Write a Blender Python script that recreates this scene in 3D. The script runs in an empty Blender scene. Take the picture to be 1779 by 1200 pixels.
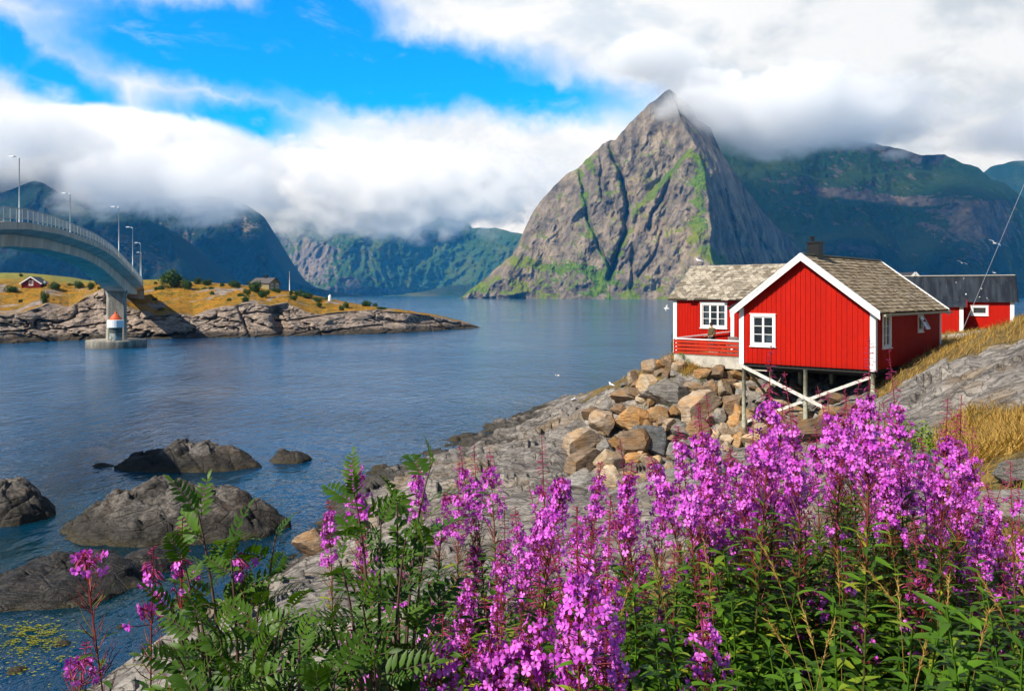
import bpy, bmesh, math, random
import numpy as np
from mathutils import Vector, Matrix, noise as mnoise

# ------------------------------------------------------------------ camera, light, sky
SC = bpy.context.scene
COL = SC.collection
F = 1482.0; HZ = 511.0; CX = 889.5; CAMZ = 9.0
cd = bpy.data.cameras.new("camera"); cam = bpy.data.objects.new("camera", cd); COL.objects.link(cam)
cam.location = (0, 0, CAMZ); cam.rotation_euler = (math.pi/2, 0, 0)
cd.sensor_width = 36; cd.lens = F/1779*36; cd.shift_y = (HZ-600)/1779
cd.clip_start = 0.05; cd.clip_end = 60000
SC.camera = cam
SUN_AZ = math.radians(232); SUN_EL = math.radians(41)      # azimuth clockwise from +Y
sl = bpy.data.lights.new("sun", 'SUN'); so = bpy.data.objects.new("sun", sl); COL.objects.link(so)
sl.energy = 5.0; sl.angle = math.radians(0.5); sl.color = (1, .945, .86)
tosun = Vector((math.sin(SUN_AZ)*math.cos(SUN_EL), math.cos(SUN_AZ)*math.cos(SUN_EL), math.sin(SUN_EL)))
so.rotation_euler = tosun.to_track_quat('Z', 'Y').to_euler()
SC.view_settings.view_transform = 'Standard'; SC.view_settings.look = 'None'
SC.view_settings.exposure = 0.5; SC.view_settings.gamma = 1; SC.view_settings.use_curve_mapping = False
SC.render.engine = 'CYCLES'
cy = SC.cycles
cy.use_denoising = True
try: cy.denoiser = 'OPENIMAGEDENOISE'
except Exception: pass
cy.max_bounces = 26; cy.diffuse_bounces = 3; cy.glossy_bounces = 3; cy.transmission_bounces = 5
cy.transparent_max_bounces = 12; cy.volume_bounces = 24
cy.volume_step_rate = 1.0; cy.volume_max_steps = 256
cy.sample_clamp_indirect = 6; cy.caustics_reflective = False; cy.caustics_refractive = False
cy.use_adaptive_sampling = True; cy.adaptive_threshold = 0.02

def px2w(u, v, Y):
    return np.array([(u-CX)/F*Y, Y, CAMZ-(v-HZ)/F*Y])
def seaY(v): return CAMZ*F/(v-HZ)

# node helpers ------------------------------------------------------
class G:
    def __init__(s, nt): s.nt = nt; s.N = nt.nodes; s.L = nt.links
    def new(s, t, **k):
        n = s.N.new(t)
        for a, b in k.items(): setattr(n, a, b)
        return n
    def put(s, sock, v):
        if v is None: return
        if isinstance(v, bpy.types.NodeSocket): s.L.new(v, sock)
        elif isinstance(v, (tuple, list)) and sock.type == 'RGBA' and len(v) == 3: sock.default_value = (*v, 1)
        else: sock.default_value = v
    def m(s, op, a, b=None, c=None, clamp=False):
        n = s.new('ShaderNodeMath', operation=op, use_clamp=clamp)
        s.put(n.inputs[0], a); s.put(n.inputs[1], b); s.put(n.inputs[2], c)
        return n.outputs[0]
    def vm(s, op, a, b=None, scale=None):
        n = s.new('ShaderNodeVectorMath', operation=op)
        s.put(n.inputs[0], a); s.put(n.inputs[1], b)
        if scale is not None: s.put(n.inputs['Scale'], scale)
        return n.outputs[1] if op in ('LENGTH', 'DOT_PRODUCT', 'DISTANCE') else n.outputs[0]
    def sep(s, v):
        n = s.new('ShaderNodeSeparateXYZ'); s.put(n.inputs[0], v); return n.outputs
    def comb(s, x, y, z):
        n = s.new('ShaderNodeCombineXYZ'); s.put(n.inputs[0], x); s.put(n.inputs[1], y); s.put(n.inputs[2], z); return n.outputs[0]
    def noise(s, vec, scale, detail=4, rough=.55, dist=0, dims='3D', typ='FBM'):
        n = s.new('ShaderNodeTexNoise', noise_dimensions=dims, noise_type=typ)
        s.put(n.inputs['Vector'], vec); s.put(n.inputs['Scale'], scale); s.put(n.inputs['Detail'], detail)
        s.put(n.inputs['Roughness'], rough); s.put(n.inputs['Distortion'], dist)
        return n.outputs[0]
    def voro(s, vec, scale, feature='F1', rnd=1.0, out=0):
        n = s.new('ShaderNodeTexVoronoi', feature=feature)
        s.put(n.inputs['Vector'], vec); s.put(n.inputs['Scale'], scale); s.put(n.inputs['Randomness'], rnd)
        return n.outputs[out]
    def ss(s, v, lo, hi, a=0., b=1.):
        n = s.new('ShaderNodeMapRange', interpolation_type='SMOOTHSTEP')
        s.put(n.inputs[0], v); s.put(n.inputs[1], lo); s.put(n.inputs[2], hi); s.put(n.inputs[3], a); s.put(n.inputs[4], b)
        return n.outputs[0]
    def mix(s, f, a, b, blend='MIX'):
        n = s.new('ShaderNodeMix', data_type='RGBA', blend_type=blend)
        s.put(n.inputs[0], f); s.put(n.inputs[6], a); s.put(n.inputs[7], b)
        return n.outputs[2]
    def ramp(s, f, stops):
        n = s.new('ShaderNodeValToRGB'); e = n.color_ramp.elements
        while len(e) < len(stops): e.new(.5)
        for i, (p, c) in enumerate(stops): e[i].position = p; e[i].color = (*c, 1)
        s.put(n.inputs[0], f); return n.outputs[0]
    def bump(s, h, strength=.5, dist=.1, normal=None):
        n = s.new('ShaderNodeBump'); s.put(n.inputs['Strength'], strength); s.put(n.inputs['Distance'], dist)
        s.put(n.inputs['Height'], h); s.put(n.inputs['Normal'], normal); return n.outputs[0]
    def pos(s): return s.new('ShaderNodeNewGeometry').outputs['Position']
    def nrm(s): return s.new('ShaderNodeNewGeometry').outputs['Normal']
    def obj(s): return s.new('ShaderNodeTexCoord').outputs['Object']
    def uv(s): return s.new('ShaderNodeTexCoord').outputs['UV']
    def rnd(s): return s.new('ShaderNodeObjectInfo').outputs['Random']
    def attr(s, name): return s.new('ShaderNodeAttribute', attribute_name=name).outputs['Fac']
    def mapv(s, vec, scale=(1, 1, 1), rot=(0, 0, 0)):
        n = s.new('ShaderNodeMapping'); s.put(n.inputs[0], vec); n.inputs['Scale'].default_value = scale; n.inputs['Rotation'].default_value = rot
        return n.outputs[0]

MATS = {}
def mat(name, fn, **k):
    if name in MATS: return MATS[name]
    m = bpy.data.materials.new(name); m.use_nodes = True
    g = G(m.node_tree); b = m.node_tree.nodes['Principled BSDF']
    fn(g, b, **k); MATS[name] = m
    return m
def plain(name, col, rough=.6, var=.12, scale=6, bump=0, spec=.4, metal=0):
    def f(g, b):
        n = g.noise(g.obj(), scale, 5, .6)
        f2 = g.ss(n, .3, .7, 1-var, 1+var)
        c = g.vm('SCALE', g.mix(0., col, col), scale=f2)
        g.put(b.inputs['Base Color'], c); b.inputs['Roughness'].default_value = rough
        b.inputs['Specular IOR Level'].default_value = spec; b.inputs['Metallic'].default_value = metal
        if bump: g.put(b.inputs['Normal'], g.bump(g.noise(g.obj(), scale*4, 4), bump, .02))
    return mat(name, f)

# world: physical sky with a layer of broken cloud -------------------
W = bpy.data.worlds.new("World"); SC.world = W; W.use_nodes = True
def build_world():
    g = G(W.node_tree); bg = W.node_tree.nodes['Background']
    sky = g.new('ShaderNodeTexSky', sky_type='NISHITA', sun_disc=False)
    sky.sun_elevation = SUN_EL; sky.sun_rotation = SUN_AZ; sky.altitude = 0
    sky.air_density = 1.0; sky.dust_density = .3; sky.ozone_density = 2.0
    d = g.new('ShaderNodeTexCoord').outputs['Generated']
    x, y, z = g.sep(d)
    az = g.m('MULTIPLY', g.m('ARCTAN2', x, y), 57.2958)
    el = g.m('MULTIPLY', g.m('ARCSINE', z), 57.2958)
    def ang(u, v):
        a = math.atan((u-CX)/F); return math.degrees(a), math.degrees(math.atan((HZ-v)/F*math.cos(a)))
    # openings in the cloud: (u, v, ru, rv, tilt)
    holes = [(430, 85, 250, 62, 0), (330, 95, 160, 30, 18), (640, 125, 240, 58, 2), (780, 130, 130, 40, 8), (910, 165, 110, 20, 4), (400, 208, 75, 24, 0),
             (560, 40, 95, 60, 0), (30, 80, 45, 35, 30), (110, 150, 70, 30, 30)]
    nz = g.noise(d, 7.0, 8, .58, .3)
    nz2 = g.noise(d, 26, 6, .6)
    w1 = g.m('MULTIPLY', g.m('SUBTRACT', nz, .5), 9.0)
    azw = g.m('ADD', az, w1); elw = g.m('ADD', el, g.m('MULTIPLY', g.m('SUBTRACT', nz2, .5), 2.6))
    B = None
    for (u, v, ru, rv, tl) in holes:
        a0, e0 = ang(u, v); a1 = abs(ang(u+ru, v)[0]-a0); e1 = abs(ang(u, v-rv)[1]-e0)
        da = g.m('SUBTRACT', azw, a0); de = g.m('SUBTRACT', elw, e0)
        if tl:
            c, s_ = math.cos(math.radians(tl)), math.sin(math.radians(tl))
            da, de = g.m('SUBTRACT', g.m('MULTIPLY', da, c), g.m('MULTIPLY', de, s_)), g.m('ADD', g.m('MULTIPLY', da, s_), g.m('MULTIPLY', de, c))
        r = g.m('SQRT', g.m('ADD', g.m('POWER', g.m('ABSOLUTE', g.m('DIVIDE', da, a1)), 2), g.m('POWER', g.m('ABSOLUTE', g.m('DIVIDE', de, e1)), 2)))
        h = g.m('SUBTRACT', 1.0, r)
        h = g.m('MULTIPLY', h, min(e1, 3.2)/2.5)
        B = h if B is None else g.m('MAXIMUM', B, h)
    inside = g.ss(B, -.68, .12)                    # 1 = open blue
    # beyond the part of the sky the photograph shows: broken cloud, mostly blue
    up = g.m('MAXIMUM', g.ss(el, 21, 30), g.ss(g.m('ABSOLUTE', az), 42, 62))
    hi = g.ss(g.noise(d, 2.3, 7, .6, .4), .58, .72, 1, 0)
    inside = g.mix(up, inside, hi)
    wisps = g.ss(g.noise(g.mapv(d, (1, 1, 2.2)), 9, 9, .66, .5), .56, .80)
    cov = g.m('SUBTRACT', 1.0, inside)
    cov = g.m('MAXIMUM', cov, g.m('MULTIPLY', wisps, .28))
    # cloud brightness
    sh = g.noise(g.mapv(d, (1, 1, 1.7)), 8.5, 9, .56, .25)
    bil = g.noise(g.mapv(d, (1, 1, 1.5)), 30, 6, .6, .4)
    sh = g.m('ADD', g.m('MULTIPLY', sh, .8), g.m('MULTIPLY', bil, .2))
    big = g.ss(az, 2, 24)                            # the deck to the right is thicker and greyer underneath
    lo_ = g.mix(big, (8.4, 9.4, 10.5), (7.2, 7.9, 8.5)); hi_ = g.mix(big, (11.9, 12.0, 12.1), (10.6, 10.9, 11.1))
    cc = g.mix(g.ss(sh, .38, .58), lo_, hi_)
    far_w = g.ss(el, 16, 4)                          # brightest bank low over the fjord
    cc = g.mix(g.m('MULTIPLY', far_w, g.m('SUBTRACT', .75, g.m('MULTIPLY', big, .55))), cc, (11.8, 11.9, 12.0))
    blue = g.mix(1.0, sky.outputs[0], g.mix(up, (.04, 1.6, 2.9), (.8, .95, 1.1)), 'MULTIPLY')
    col = g.mix(cov, blue, cc)
    col = g.mix(g.ss(el, -.5, -4), col, (1.0, 1.6, 2.0))
    g.put(bg.inputs[0], col); bg.inputs[1].default_value = .062
build_world()

# numpy noise ---------------------------------------------------------
def _hash(ix, iy, iz, seed):
    h = (ix.astype(np.uint32)*np.uint32(374761393) + iy.astype(np.uint32)*np.uint32(668265263) + iz.astype(np.uint32)*np.uint32(2147483647 & 1274126177) + np.uint32(seed*7919 & 0xffffffff))
    h = (h ^ (h >> np.uint32(13)))*np.uint32(1274126177)
    h = (h ^ (h >> np.uint32(16)))*np.uint32(2246822519)
    return h ^ (h >> np.uint32(13))
def pn(x, y, z=None, seed=0):
    x = np.asarray(x, float); y = np.asarray(y, float)
    z = np.zeros_like(x) if z is None else np.asarray(z, float)
    ix, iy, iz = [np.floor(a).astype(np.int64) for a in (x, y, z)]
    fx, fy, fz = x-ix, y-iy, z-iz
    sx, sy, sz = [f*f*f*(f*(f*6-15)+10) for f in (fx, fy, fz)]
    r = 0
    for dx in (0, 1):
        wx = sx if dx else 1-sx
        for dy in (0, 1):
            wy = sy if dy else 1-sy
            for dz in (0, 1):
                wz = sz if dz else 1-sz
                h = _hash(ix+dx, iy+dy, iz+dz, seed)
                a = (h & np.uint32(1023))/1023.*2-1; b = ((h >> np.uint32(10)) & np.uint32(1023))/1023.*2-1; c = ((h >> np.uint32(20)) & np.uint32(1023))/1023.*2-1
                r = r + wx*wy*wz*(a*(fx-dx)+b*(fy-dy)+c*(fz-dz))
    return r*1.1
def fbm(x, y, z=None, oct=5, seed=0, gain=.5, lac=2.03):
    r = 0; a = 1; f = 1
    for i in range(oct):
        r = r+a*pn(x*f, y*f, None if z is None else z*f, seed+i); a *= gain; f *= lac
    return r
def ridged(x, y, z=None, oct=4, seed=0, gain=.5, lac=2.1):
    r = 0; a = 1; f = 1
    for i in range(oct):
        r = r+a*(1-2*np.abs(pn(x*f, y*f, None if z is None else z*f, seed+i))); a *= gain; f *= lac
    return r
def worley(x, y, seed=0):
    ix = np.floor(x).astype(np.int64); iy = np.floor(y).astype(np.int64)
    f1 = np.full(x.shape, 9.); f2 = np.full(x.shape, 9.); val = np.zeros(x.shape)
    for dx in (-1, 0, 1):
        for dy in (-1, 0, 1):
            h = _hash(ix+dx, iy+dy, ix*0, seed)
            px = ix+dx+(h & np.uint32(1023))/1023.; py = iy+dy+((h >> np.uint32(10)) & np.uint32(1023))/1023.
            d = np.hypot(px-x, py-y); c = ((h >> np.uint32(20)) & np.uint32(1023))/1023.
            m = d < f1
            f2 = np.where(m, f1, np.minimum(f2, d)); val = np.where(m, c, val); f1 = np.where(m, d, f1)
    return f1, f2, val
def facets(x, y, seed=0):
    """tilted broken planes: every cell leans its own way"""
    ix = np.floor(x).astype(np.int64); iy = np.floor(y).astype(np.int64); f1 = np.full(x.shape, 9.); out = np.zeros(x.shape)
    for dx in (-1, 0, 1):
        for dy in (-1, 0, 1):
            h = _hash(ix+dx, iy+dy, ix*0, seed); h2 = _hash(ix+dx, iy+dy, ix*0+1, seed)
            ex = x-(ix+dx+(h & np.uint32(1023))/1023.); ey = y-(iy+dy+((h >> np.uint32(10)) & np.uint32(1023))/1023.); d = np.hypot(ex, ey)
            t = ((h2 & np.uint32(1023))/1023.-.5)*ex+((h2 >> np.uint32(10)) & np.uint32(1023))/1023.*ey-.5*ey+(((h2 >> np.uint32(20)) & np.uint32(1023))/1023.-.5)*.35
            m = d < f1; out = np.where(m, t, out); f1 = np.where(m, d, f1)
    return out
def sstep(x, a, b):
    t = np.clip((x-a)/(b-a), 0, 1); return t*t*(3-2*t)
def interp(x, pts):
    p = np.array(pts, float); return np.interp(x, p[:, 0], p[:, 1])

# meshes ------------------------------------------------------------------
def mesh_np(name, V, Fc, m=None, smooth=True, attrs=None, uv=None, parent=None, mats=None, midx=None):
    V = np.asarray(V, np.float32); Fc = np.asarray(Fc, np.int32); k = Fc.shape[1]
    me = bpy.data.meshes.new(name)
    me.vertices.add(len(V)); me.vertices.foreach_set('co', V.ravel())
    me.loops.add(Fc.size); me.loops.foreach_set('vertex_index', Fc.ravel())
    me.polygons.add(len(Fc)); me.polygons.foreach_set('loop_start', np.arange(0, Fc.size, k, dtype=np.int32))
    try: me.polygons.foreach_set('loop_total', np.full(len(Fc), k, np.int32))
    except Exception: pass
    me.polygons.foreach_set('use_smooth', np.full(len(Fc), smooth, bool))
    if midx is not None: me.polygons.foreach_set('material_index', np.asarray(midx, np.int32))
    for a, val in (attrs or {}).items():
        at = me.attributes.new(a, 'FLOAT', 'POINT'); at.data.foreach_set('value', np.asarray(val, np.float32).ravel())
    if uv is not None:
        l = me.uv_layers.new(name='UVMap'); l.data.foreach_set('uv', np.asarray(uv, np.float32)[Fc.ravel()].ravel())
    me.update(calc_edges=True); me.validate()
    for mm in (mats or ([m] if m else [])): me.materials.append(mm)
    o = bpy.data.objects.new(name, me); COL.objects.link(o)
    if parent: o.parent = parent
    return o
def grid_faces(nr, nc, off=0):
    i = np.arange(nr*nc).reshape(nr, nc)+off
    return np.stack([i[:-1, :-1], i[:-1, 1:], i[1:, 1:], i[1:, :-1]], -1).reshape(-1, 4)
def tag(o, label=None, cat=None, group=None, kind=None):
    if label: o['label'] = label
    if cat: o['category'] = cat
    if group: o['group'] = group
    if kind: o['kind'] = kind
    return o
def empty(name, loc, rz=0, label=None, cat=None, group=None):
    o = bpy.data.objects.new(name, None); COL.objects.link(o); o.location = loc; o.rotation_euler = (0, 0, rz)
    o.empty_display_size = .1
    return tag(o, label, cat, group)

class MB:
    def __init__(s): s.v = []; s.f = []; s.u = {}
    def add(s, vs, fs):
        o = len(s.v); s.v += [tuple(map(float, v)) for v in vs]; s.f += [tuple(i+o for i in f) for f in fs]
    def hexa(s, p):  # 8 points: bottom ring then top ring
        s.add(p, [(3, 2, 1, 0), (4, 5, 6, 7), (0, 1, 5, 4), (1, 2, 6, 5), (2, 3, 7, 6), (3, 0, 4, 7)])
    def box(s, x0, x1, y0, y1, z0, z1):
        s.hexa([(x0, y0, z0), (x1, y0, z0), (x1, y1, z0), (x0, y1, z0), (x0, y0, z1), (x1, y0, z1), (x1, y1, z1), (x0, y1, z1)])
    def beam(s, a, b, w, h, up=(0, 0, 1)):
        a = Vector(a); b = Vector(b); d = (b-a).normalized(); sd = d.cross(Vector(up)).normalized(); u = sd.cross(d)
        r = [sd*(-w/2)-u*(h/2), sd*(w/2)-u*(h/2), sd*(w/2)+u*(h/2), sd*(-w/2)+u*(h/2)]
        s.hexa([a+q for q in r]+[b+q for q in r])
    def tube(s, pts, rad, n=8, cap=True):
        pts = [Vector(p) for p in pts]; rad = rad if hasattr(rad, '__len__') else [rad]*len(pts); o = len(s.v)
        d0 = (pts[1]-pts[0]).normalized(); ref = Vector((1, 0, 0)) if abs(d0.x) < .8 else Vector((0, 1, 0))
        for i, p in enumerate(pts):
            d = (pts[min(i+1, len(pts)-1)]-pts[max(i-1, 0)]).normalized()
            a = d.cross(ref).normalized(); b = d.cross(a)
            for k in range(n):
                t = 2*math.pi*k/n; q = p+(a*math.cos(t)+b*math.sin(t))*rad[i]; s.v.append(tuple(q))
        for i in range(len(pts)-1):
            for k in range(n):
                s.f.append((o+i*n+k, o+i*n+(k+1) % n, o+(i+1)*n+(k+1) % n, o+(i+1)*n+k))
        if cap:
            s.f.append(tuple(o+k for k in range(n))); e = o+(len(pts)-1)*n; s.f.append(tuple(e+k for k in reversed(range(n))))
    def lathe(s, prof, c=(0, 0, 0), n=20):
        o = len(s.v)
        for r, z in prof:
            for k in range(n):
                t = 2*math.pi*k/n; s.v.append((c[0]+r*math.cos(t), c[1]+r*math.sin(t), c[2]+z))
        for i in range(len(prof)-1):
            for k in range(n): s.f.append((o+i*n+k, o+i*n+(k+1) % n, o+(i+1)*n+(k+1) % n, o+(i+1)*n+k))
        s.f.append(tuple(o+k for k in reversed(range(n)))); e = o+(len(prof)-1)*n; s.f.append(tuple(e+k for k in range(n)))
    def build(s, name, m, parent=None, smooth=False, bevel=0, uv=None):
        me = bpy.data.meshes.new(name); me.from_pydata(s.v, [], s.f)
        if smooth: me.polygons.foreach_set('use_smooth', [True]*len(me.polygons))
        if uv:
            l = me.uv_layers.new(name='UVMap')
            for lp in me.loops: l.data[lp.index].uv = uv(s.v[lp.vertex_index])
        me.materials.append(m); me.update()
        o = bpy.data.objects.new(name, me); COL.objects.link(o)
        if parent: o.parent = parent
        if bevel:
            b = o.modifiers.new('bevel', 'BEVEL'); b.width = bevel; b.segments = 2; b.limit_method = 'ANGLE'
        return o

# ------------------------------------------------------------------ setting: sea, mountains, cloud banks
def m_water(g, b):
    p = g.pos()
    dist = g.vm('LENGTH', p)
    a = g.mapv(p, (1, .55, 1), (0, 0, .5))
    n1 = g.noise(a, .16, 3, .5); n2 = g.noise(a, .9, 3, .55, .3); n3 = g.noise(g.mapv(p, (1, .45, 1), (0, 0, -.2)), 3.2, 3, .55, .2)
    h = g.m('ADD', g.m('ADD', g.m('MULTIPLY', n1, .7), g.m('MULTIPLY', n2, .42)), g.m('MULTIPLY', n3, .19))
    pat = g.ss(g.noise(g.mapv(p, (.5, 1.2, 1)), .012, 4, .6), .4, .62, .45, 1.0)
    g.put(b.inputs['Normal'], g.bump(h, g.m('MULTIPLY', pat, .75), 1.0))
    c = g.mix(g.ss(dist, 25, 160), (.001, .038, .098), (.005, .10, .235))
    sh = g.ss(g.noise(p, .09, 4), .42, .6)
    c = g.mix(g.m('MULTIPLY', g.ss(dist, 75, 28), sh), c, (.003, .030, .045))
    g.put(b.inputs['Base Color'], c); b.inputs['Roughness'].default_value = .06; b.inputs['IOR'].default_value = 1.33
    b.subsurface_method = 'BURLEY'; b.inputs['Subsurface Weight'].default_value = 1.0; b.inputs['Subsurface Radius'].default_value = (1, 1, 1); b.inputs['Subsurface Scale'].default_value = 14.0
    b.inputs['Specular IOR Level'].default_value = .15
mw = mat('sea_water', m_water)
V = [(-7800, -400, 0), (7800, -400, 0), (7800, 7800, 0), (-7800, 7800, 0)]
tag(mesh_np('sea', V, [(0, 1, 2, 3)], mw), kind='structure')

def m_mountain(g, b, rock1=(.062, .056, .05), rock2=(.29, .232, .17), green1=(.035, .085, .015), green2=(.11, .17, .025), veg=.5, scale=1.0, vegz=(0, 250)):
    p = g.pos(); n = g.nrm(); nz = g.sep(n)[2]; z = g.sep(p)[2]
    big = g.noise(p, .006*scale, 6, .6); mid = g.noise(p, .03*scale, 6, .65); fine = g.noise(g.mapv(p, (1, 1, .5)), .15*scale, 5, .65)
    streak = g.noise(g.mapv(p, (1, 1, .12)), .05*scale, 5, .6)
    t = g.m('ADD', g.m('MULTIPLY', mid, .5), g.m('MULTIPLY', streak, .5))
    rock = g.mix(g.ss(t, .36, .64), rock1, rock2)
    rock = g.mix(g.m('MULTIPLY', g.ss(fine, .5, .72), .45), rock, (.07, .065, .06))
    rock = g.mix(g.m('MULTIPLY', g.ss(big, .52, .68), .35), rock, (.42, .30, .17))
    gm = g.attr('veg')
    f = g.m('ADD', g.m('ADD', g.m('MULTIPLY', nz, .55), g.m('MULTIPLY', mid, .9)), g.m('ADD', g.m('MULTIPLY', fine, .35), gm))
    gf = g.ss(f, 1.05-veg*.4, 1.2-veg*.4)
    gc = g.mix(g.ss(fine, .35, .65), green1, green2)
    gc = g.mix(g.m('MULTIPLY', g.ss(big, .45, .62), .6), gc, tuple(q*r for q, r in zip(green2, (1.7, 1.05, 1.2))))
    rock = g.mix(g.m('MULTIPLY', g.ss(g.noise(g.mapv(p, (1, 1, .18)), .016*scale, 6, .68, .4), .5, .62), .42), rock, rock1)
    c = g.mix(gf, rock, gc)
    g.put(b.inputs['Base Color'], c); b.inputs['Roughness'].default_value = .95; b.inputs['Specular IOR Level'].default_value = .1
    h = g.m('ADD', g.m('MULTIPLY', mid, 14/scale), g.m('MULTIPLY', fine, 4/scale))
    g.put(b.inputs['Normal'], g.bump(h, .9, 1.0))

def polyu(v, pts):   # u of a polyline given v
    p = np.array(pts, float); return np.interp(v, p[:, 1], p[:, 0])

def mountain(name, u0, u1, nu, nt, crest, depth_fn, m, amp=22, seed=1, cot=.7, vegfn=None, strat=None, rough_crest=1.5, sc=160.):
    u = np.linspace(u0, u1, nu)[None, :]; t = (np.linspace(0, 1, nt)**1.0)[:, None]
    vc = interp(u, crest) + rough_crest*fbm(u/14., u*0+seed, oct=4, seed=seed+50)
    F0 = depth_fn(u, vc*0+HZ+8)
    v0 = HZ+CAMZ*F/F0
    v0 = np.maximum(v0, vc)+.6
    v = v0+(vc-v0)*t; U = u+0*v
    Fd = depth_fn(U, v)
    a = (v-HZ)/F
    Y = (Fd+CAMZ*cot)/(1+cot*a*1.0) if not callable(cot) else Fd+cot(U, v)
    X = (U-CX)/F*Y; Z = CAMZ-a*Y
    # relief: pushed along the line between the slope and the fjord, fading to nothing at the outline
    env = (1-t**6)*np.minimum(1, t*8+.15)
    d = ridged(X/sc, Y/sc*.3, Z/sc*.6, oct=6, seed=seed, gain=.55)-.9
    d2 = fbm(X/40., Y/40., Z/55., oct=5, seed=seed+9)
    D = -(d*amp+d2*amp*.45)*env
    if strat is not None: D = D+strat(U, v)*env
    k = (Y+D)/Y
    X = X*k; Y = Y*k; Z = CAMZ+(Z-CAMZ)*(k*0+1)
    Z = Z-(1-np.minimum(1, t*30))*1.5
    veg = vegfn(U, v) if vegfn is not None else 0*U
    V = np.stack([X, Y, Z], -1)
    # far side, falling away behind the crest
    back = []
    for i, (dy, fz) in enumerate(((60, .97), (250, .75), (600, .3), (900, -.02))):
        q = V[-1].copy(); q[:, 1] += dy; q[:, 2] = q[:, 2]*fz - (3 if fz < 0 else 0); back.append(q)
    V = np.concatenate([V, np.array(back)], 0)
    veg = np.concatenate([veg, np.repeat(veg[-1:], len(back), 0)], 0)
    o = mesh_np(name, V.reshape(-1, 3), grid_faces(nt+len(back), nu), m, attrs={'veg': veg})
    return tag(o, kind='structure')

def gully(U, v, pts, w, dpt):
    uu = polyu(v, pts)+5*fbm(v/26.+pts[0][0], U/60., oct=3, seed=19); p = np.array(pts, float); w = w*(.75+.6*fbm(v/17., U*0+pts[0][0], oct=3, seed=29))
    m = sstep(v, p[0, 1]-14, p[0, 1]+4)*(1-sstep(v, p[-1, 1]-4, p[-1, 1]+14))
    return dpt*np.exp(-((U-uu)/w)**2)*m
# the great peak
AR = [(1163, 150), (1180, 200), (1196, 232), (1212, 262), (1224, 300), (1229, 350), (1236, 400), (1231, 430), (1242, 470), (1262, 520)]
def peak_depth(U, v):
    du = U-polyu(v, AR)
    s = np.clip((v-150)/370, 0, 1)
    kl = .62; kr = 3.4
    soft = 6*np.exp(-(du/10)**2)
    # summit block above the diagonal ramp turned right to darken it like cloud shade
    ramp = np.interp(U, [1040, 1100, 1160, 1200, 1215], [430, 372, 310, 262, 240])
    blk = sstep(ramp-v, -4, 10)*sstep(U, 1050, 1090)*(du < 0)
    blk2 = blk*(1-sstep(U, 1150, 1215))
    return 1450+np.where(du < 0, -du*kl, du*kr)+soft+blk2*(U-1050)*.55
def peak_strat(U, v):
    lowl = 1-.65*sstep(v, 330, 420)*(U < 1060)
    D = (18*fbm(U/75.+v/150., v/60.-U/160., oct=3, seed=87)+9*ridged(U/34.+v/90., v/70., oct=3, seed=88)-6)*lowl
    D += gully(U, v, [(1058, 244), (1075, 290), (1086, 330), (1091, 372), (1083, 412), (1070, 450), (1058, 480)], 6, 46)
    D += gully(U, v, [(1008, 296), (1014, 340), (1024, 390), (1046, 440), (1062, 470)], 3.5, 20)
    D += gully(U, v, [(1042, 262), (1046, 300), (1044, 345)], 3.5, 18)
    D += gully(U, v, [(1170, 300), (1150, 345), (1132, 372), (1128, 395)], 5, 24)
    D += gully(U, v, [(1098, 430), (1100, 470), (1096, 500)], 4, 18)
    D += gully(U, v, [(1150, 405), (1140, 440), (1110, 480)], 4, 14)
    D += gully(U, v, [(1290, 330), (1310, 400), (1350, 470)], 5, 18)+gully(U, v, [(1260, 330), (1275, 400), (1300, 480)], 5, 18)
    return D
def peak_veg(U, v):
    r = .72*sstep(v, 474, 498)*(1-.5*sstep(-U, -870, -800))*np.clip(.5+fbm(U/30, v/14, oct=3, seed=4), 0, 1.2)
    for pts, w, a in (([(1212, 270), (1218, 310), (1212, 350), (1216, 400), (1205, 420)], 12, .55), ([(1200, 262), (1105, 372), (1070, 450)][0:3], 7, .35),
                      ([(1008, 296), (1014, 340), (1024, 390), (1046, 440), (1066, 480)], 5, .5), ([(1070, 440), (1056, 478), (1040, 500)], 14, .35),
                      ([(1225, 430), (1250, 455), (1275, 480)], 14, .6), ([(1060, 250), (1075, 290), (1092, 360)], 6, .45), ([(1018, 278), (1030, 300)], 10, .4)):
        uu = polyu(v, pts); p = np.array(pts); m = sstep(v, p[0, 1]-8, p[0, 1]+4)*(1-sstep(v, p[-1, 1]-4, p[-1, 1]+10))
        r = r+a*np.exp(-((U-uu)/w)**2)*m
    b = np.interp(U, [885, 920, 960, 1000, 1050], [455, 458, 470, 466, 478])
    r = r+.55*np.exp(-((v-b)/11)**2)*sstep(U, 880, 900)*(1-sstep(U, 1040, 1070))
    return r-.12
mp = mat('granite_peak', m_mountain, veg=.42)
crest_peak = [(786, 519.6), (800, 517), (812, 507), (835, 490), (855, 472), (872, 458), (890, 442), (900, 425), (908, 405), (918, 385), (930, 360), (950, 338), (968, 318), (985, 302),
    (1005, 292), (1018, 278), (1035, 262), (1047, 250), (1060, 244), (1070, 243), (1078, 232), (1090, 218), (1105, 203), (1125, 184), (1140, 172), (1155, 160), (1162, 155), (1170, 160),
    (1180, 170), (1190, 174), (1198, 179), (1204, 192), (1211, 208), (1224, 215), (1235, 222), (1240, 238), (1246, 250), (1256, 268), (1275, 298), (1300, 333), (1325, 368), (1350, 395), (1372, 415), (1410, 452), (1450, 490), (1470, 516)]
mountain('mountain', 786, 1470, 640, 300, crest_peak, peak_depth, mp, amp=30, seed=3, cot=.62, rough_crest=3.2, vegfn=peak_veg, strat=peak_strat)

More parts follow.
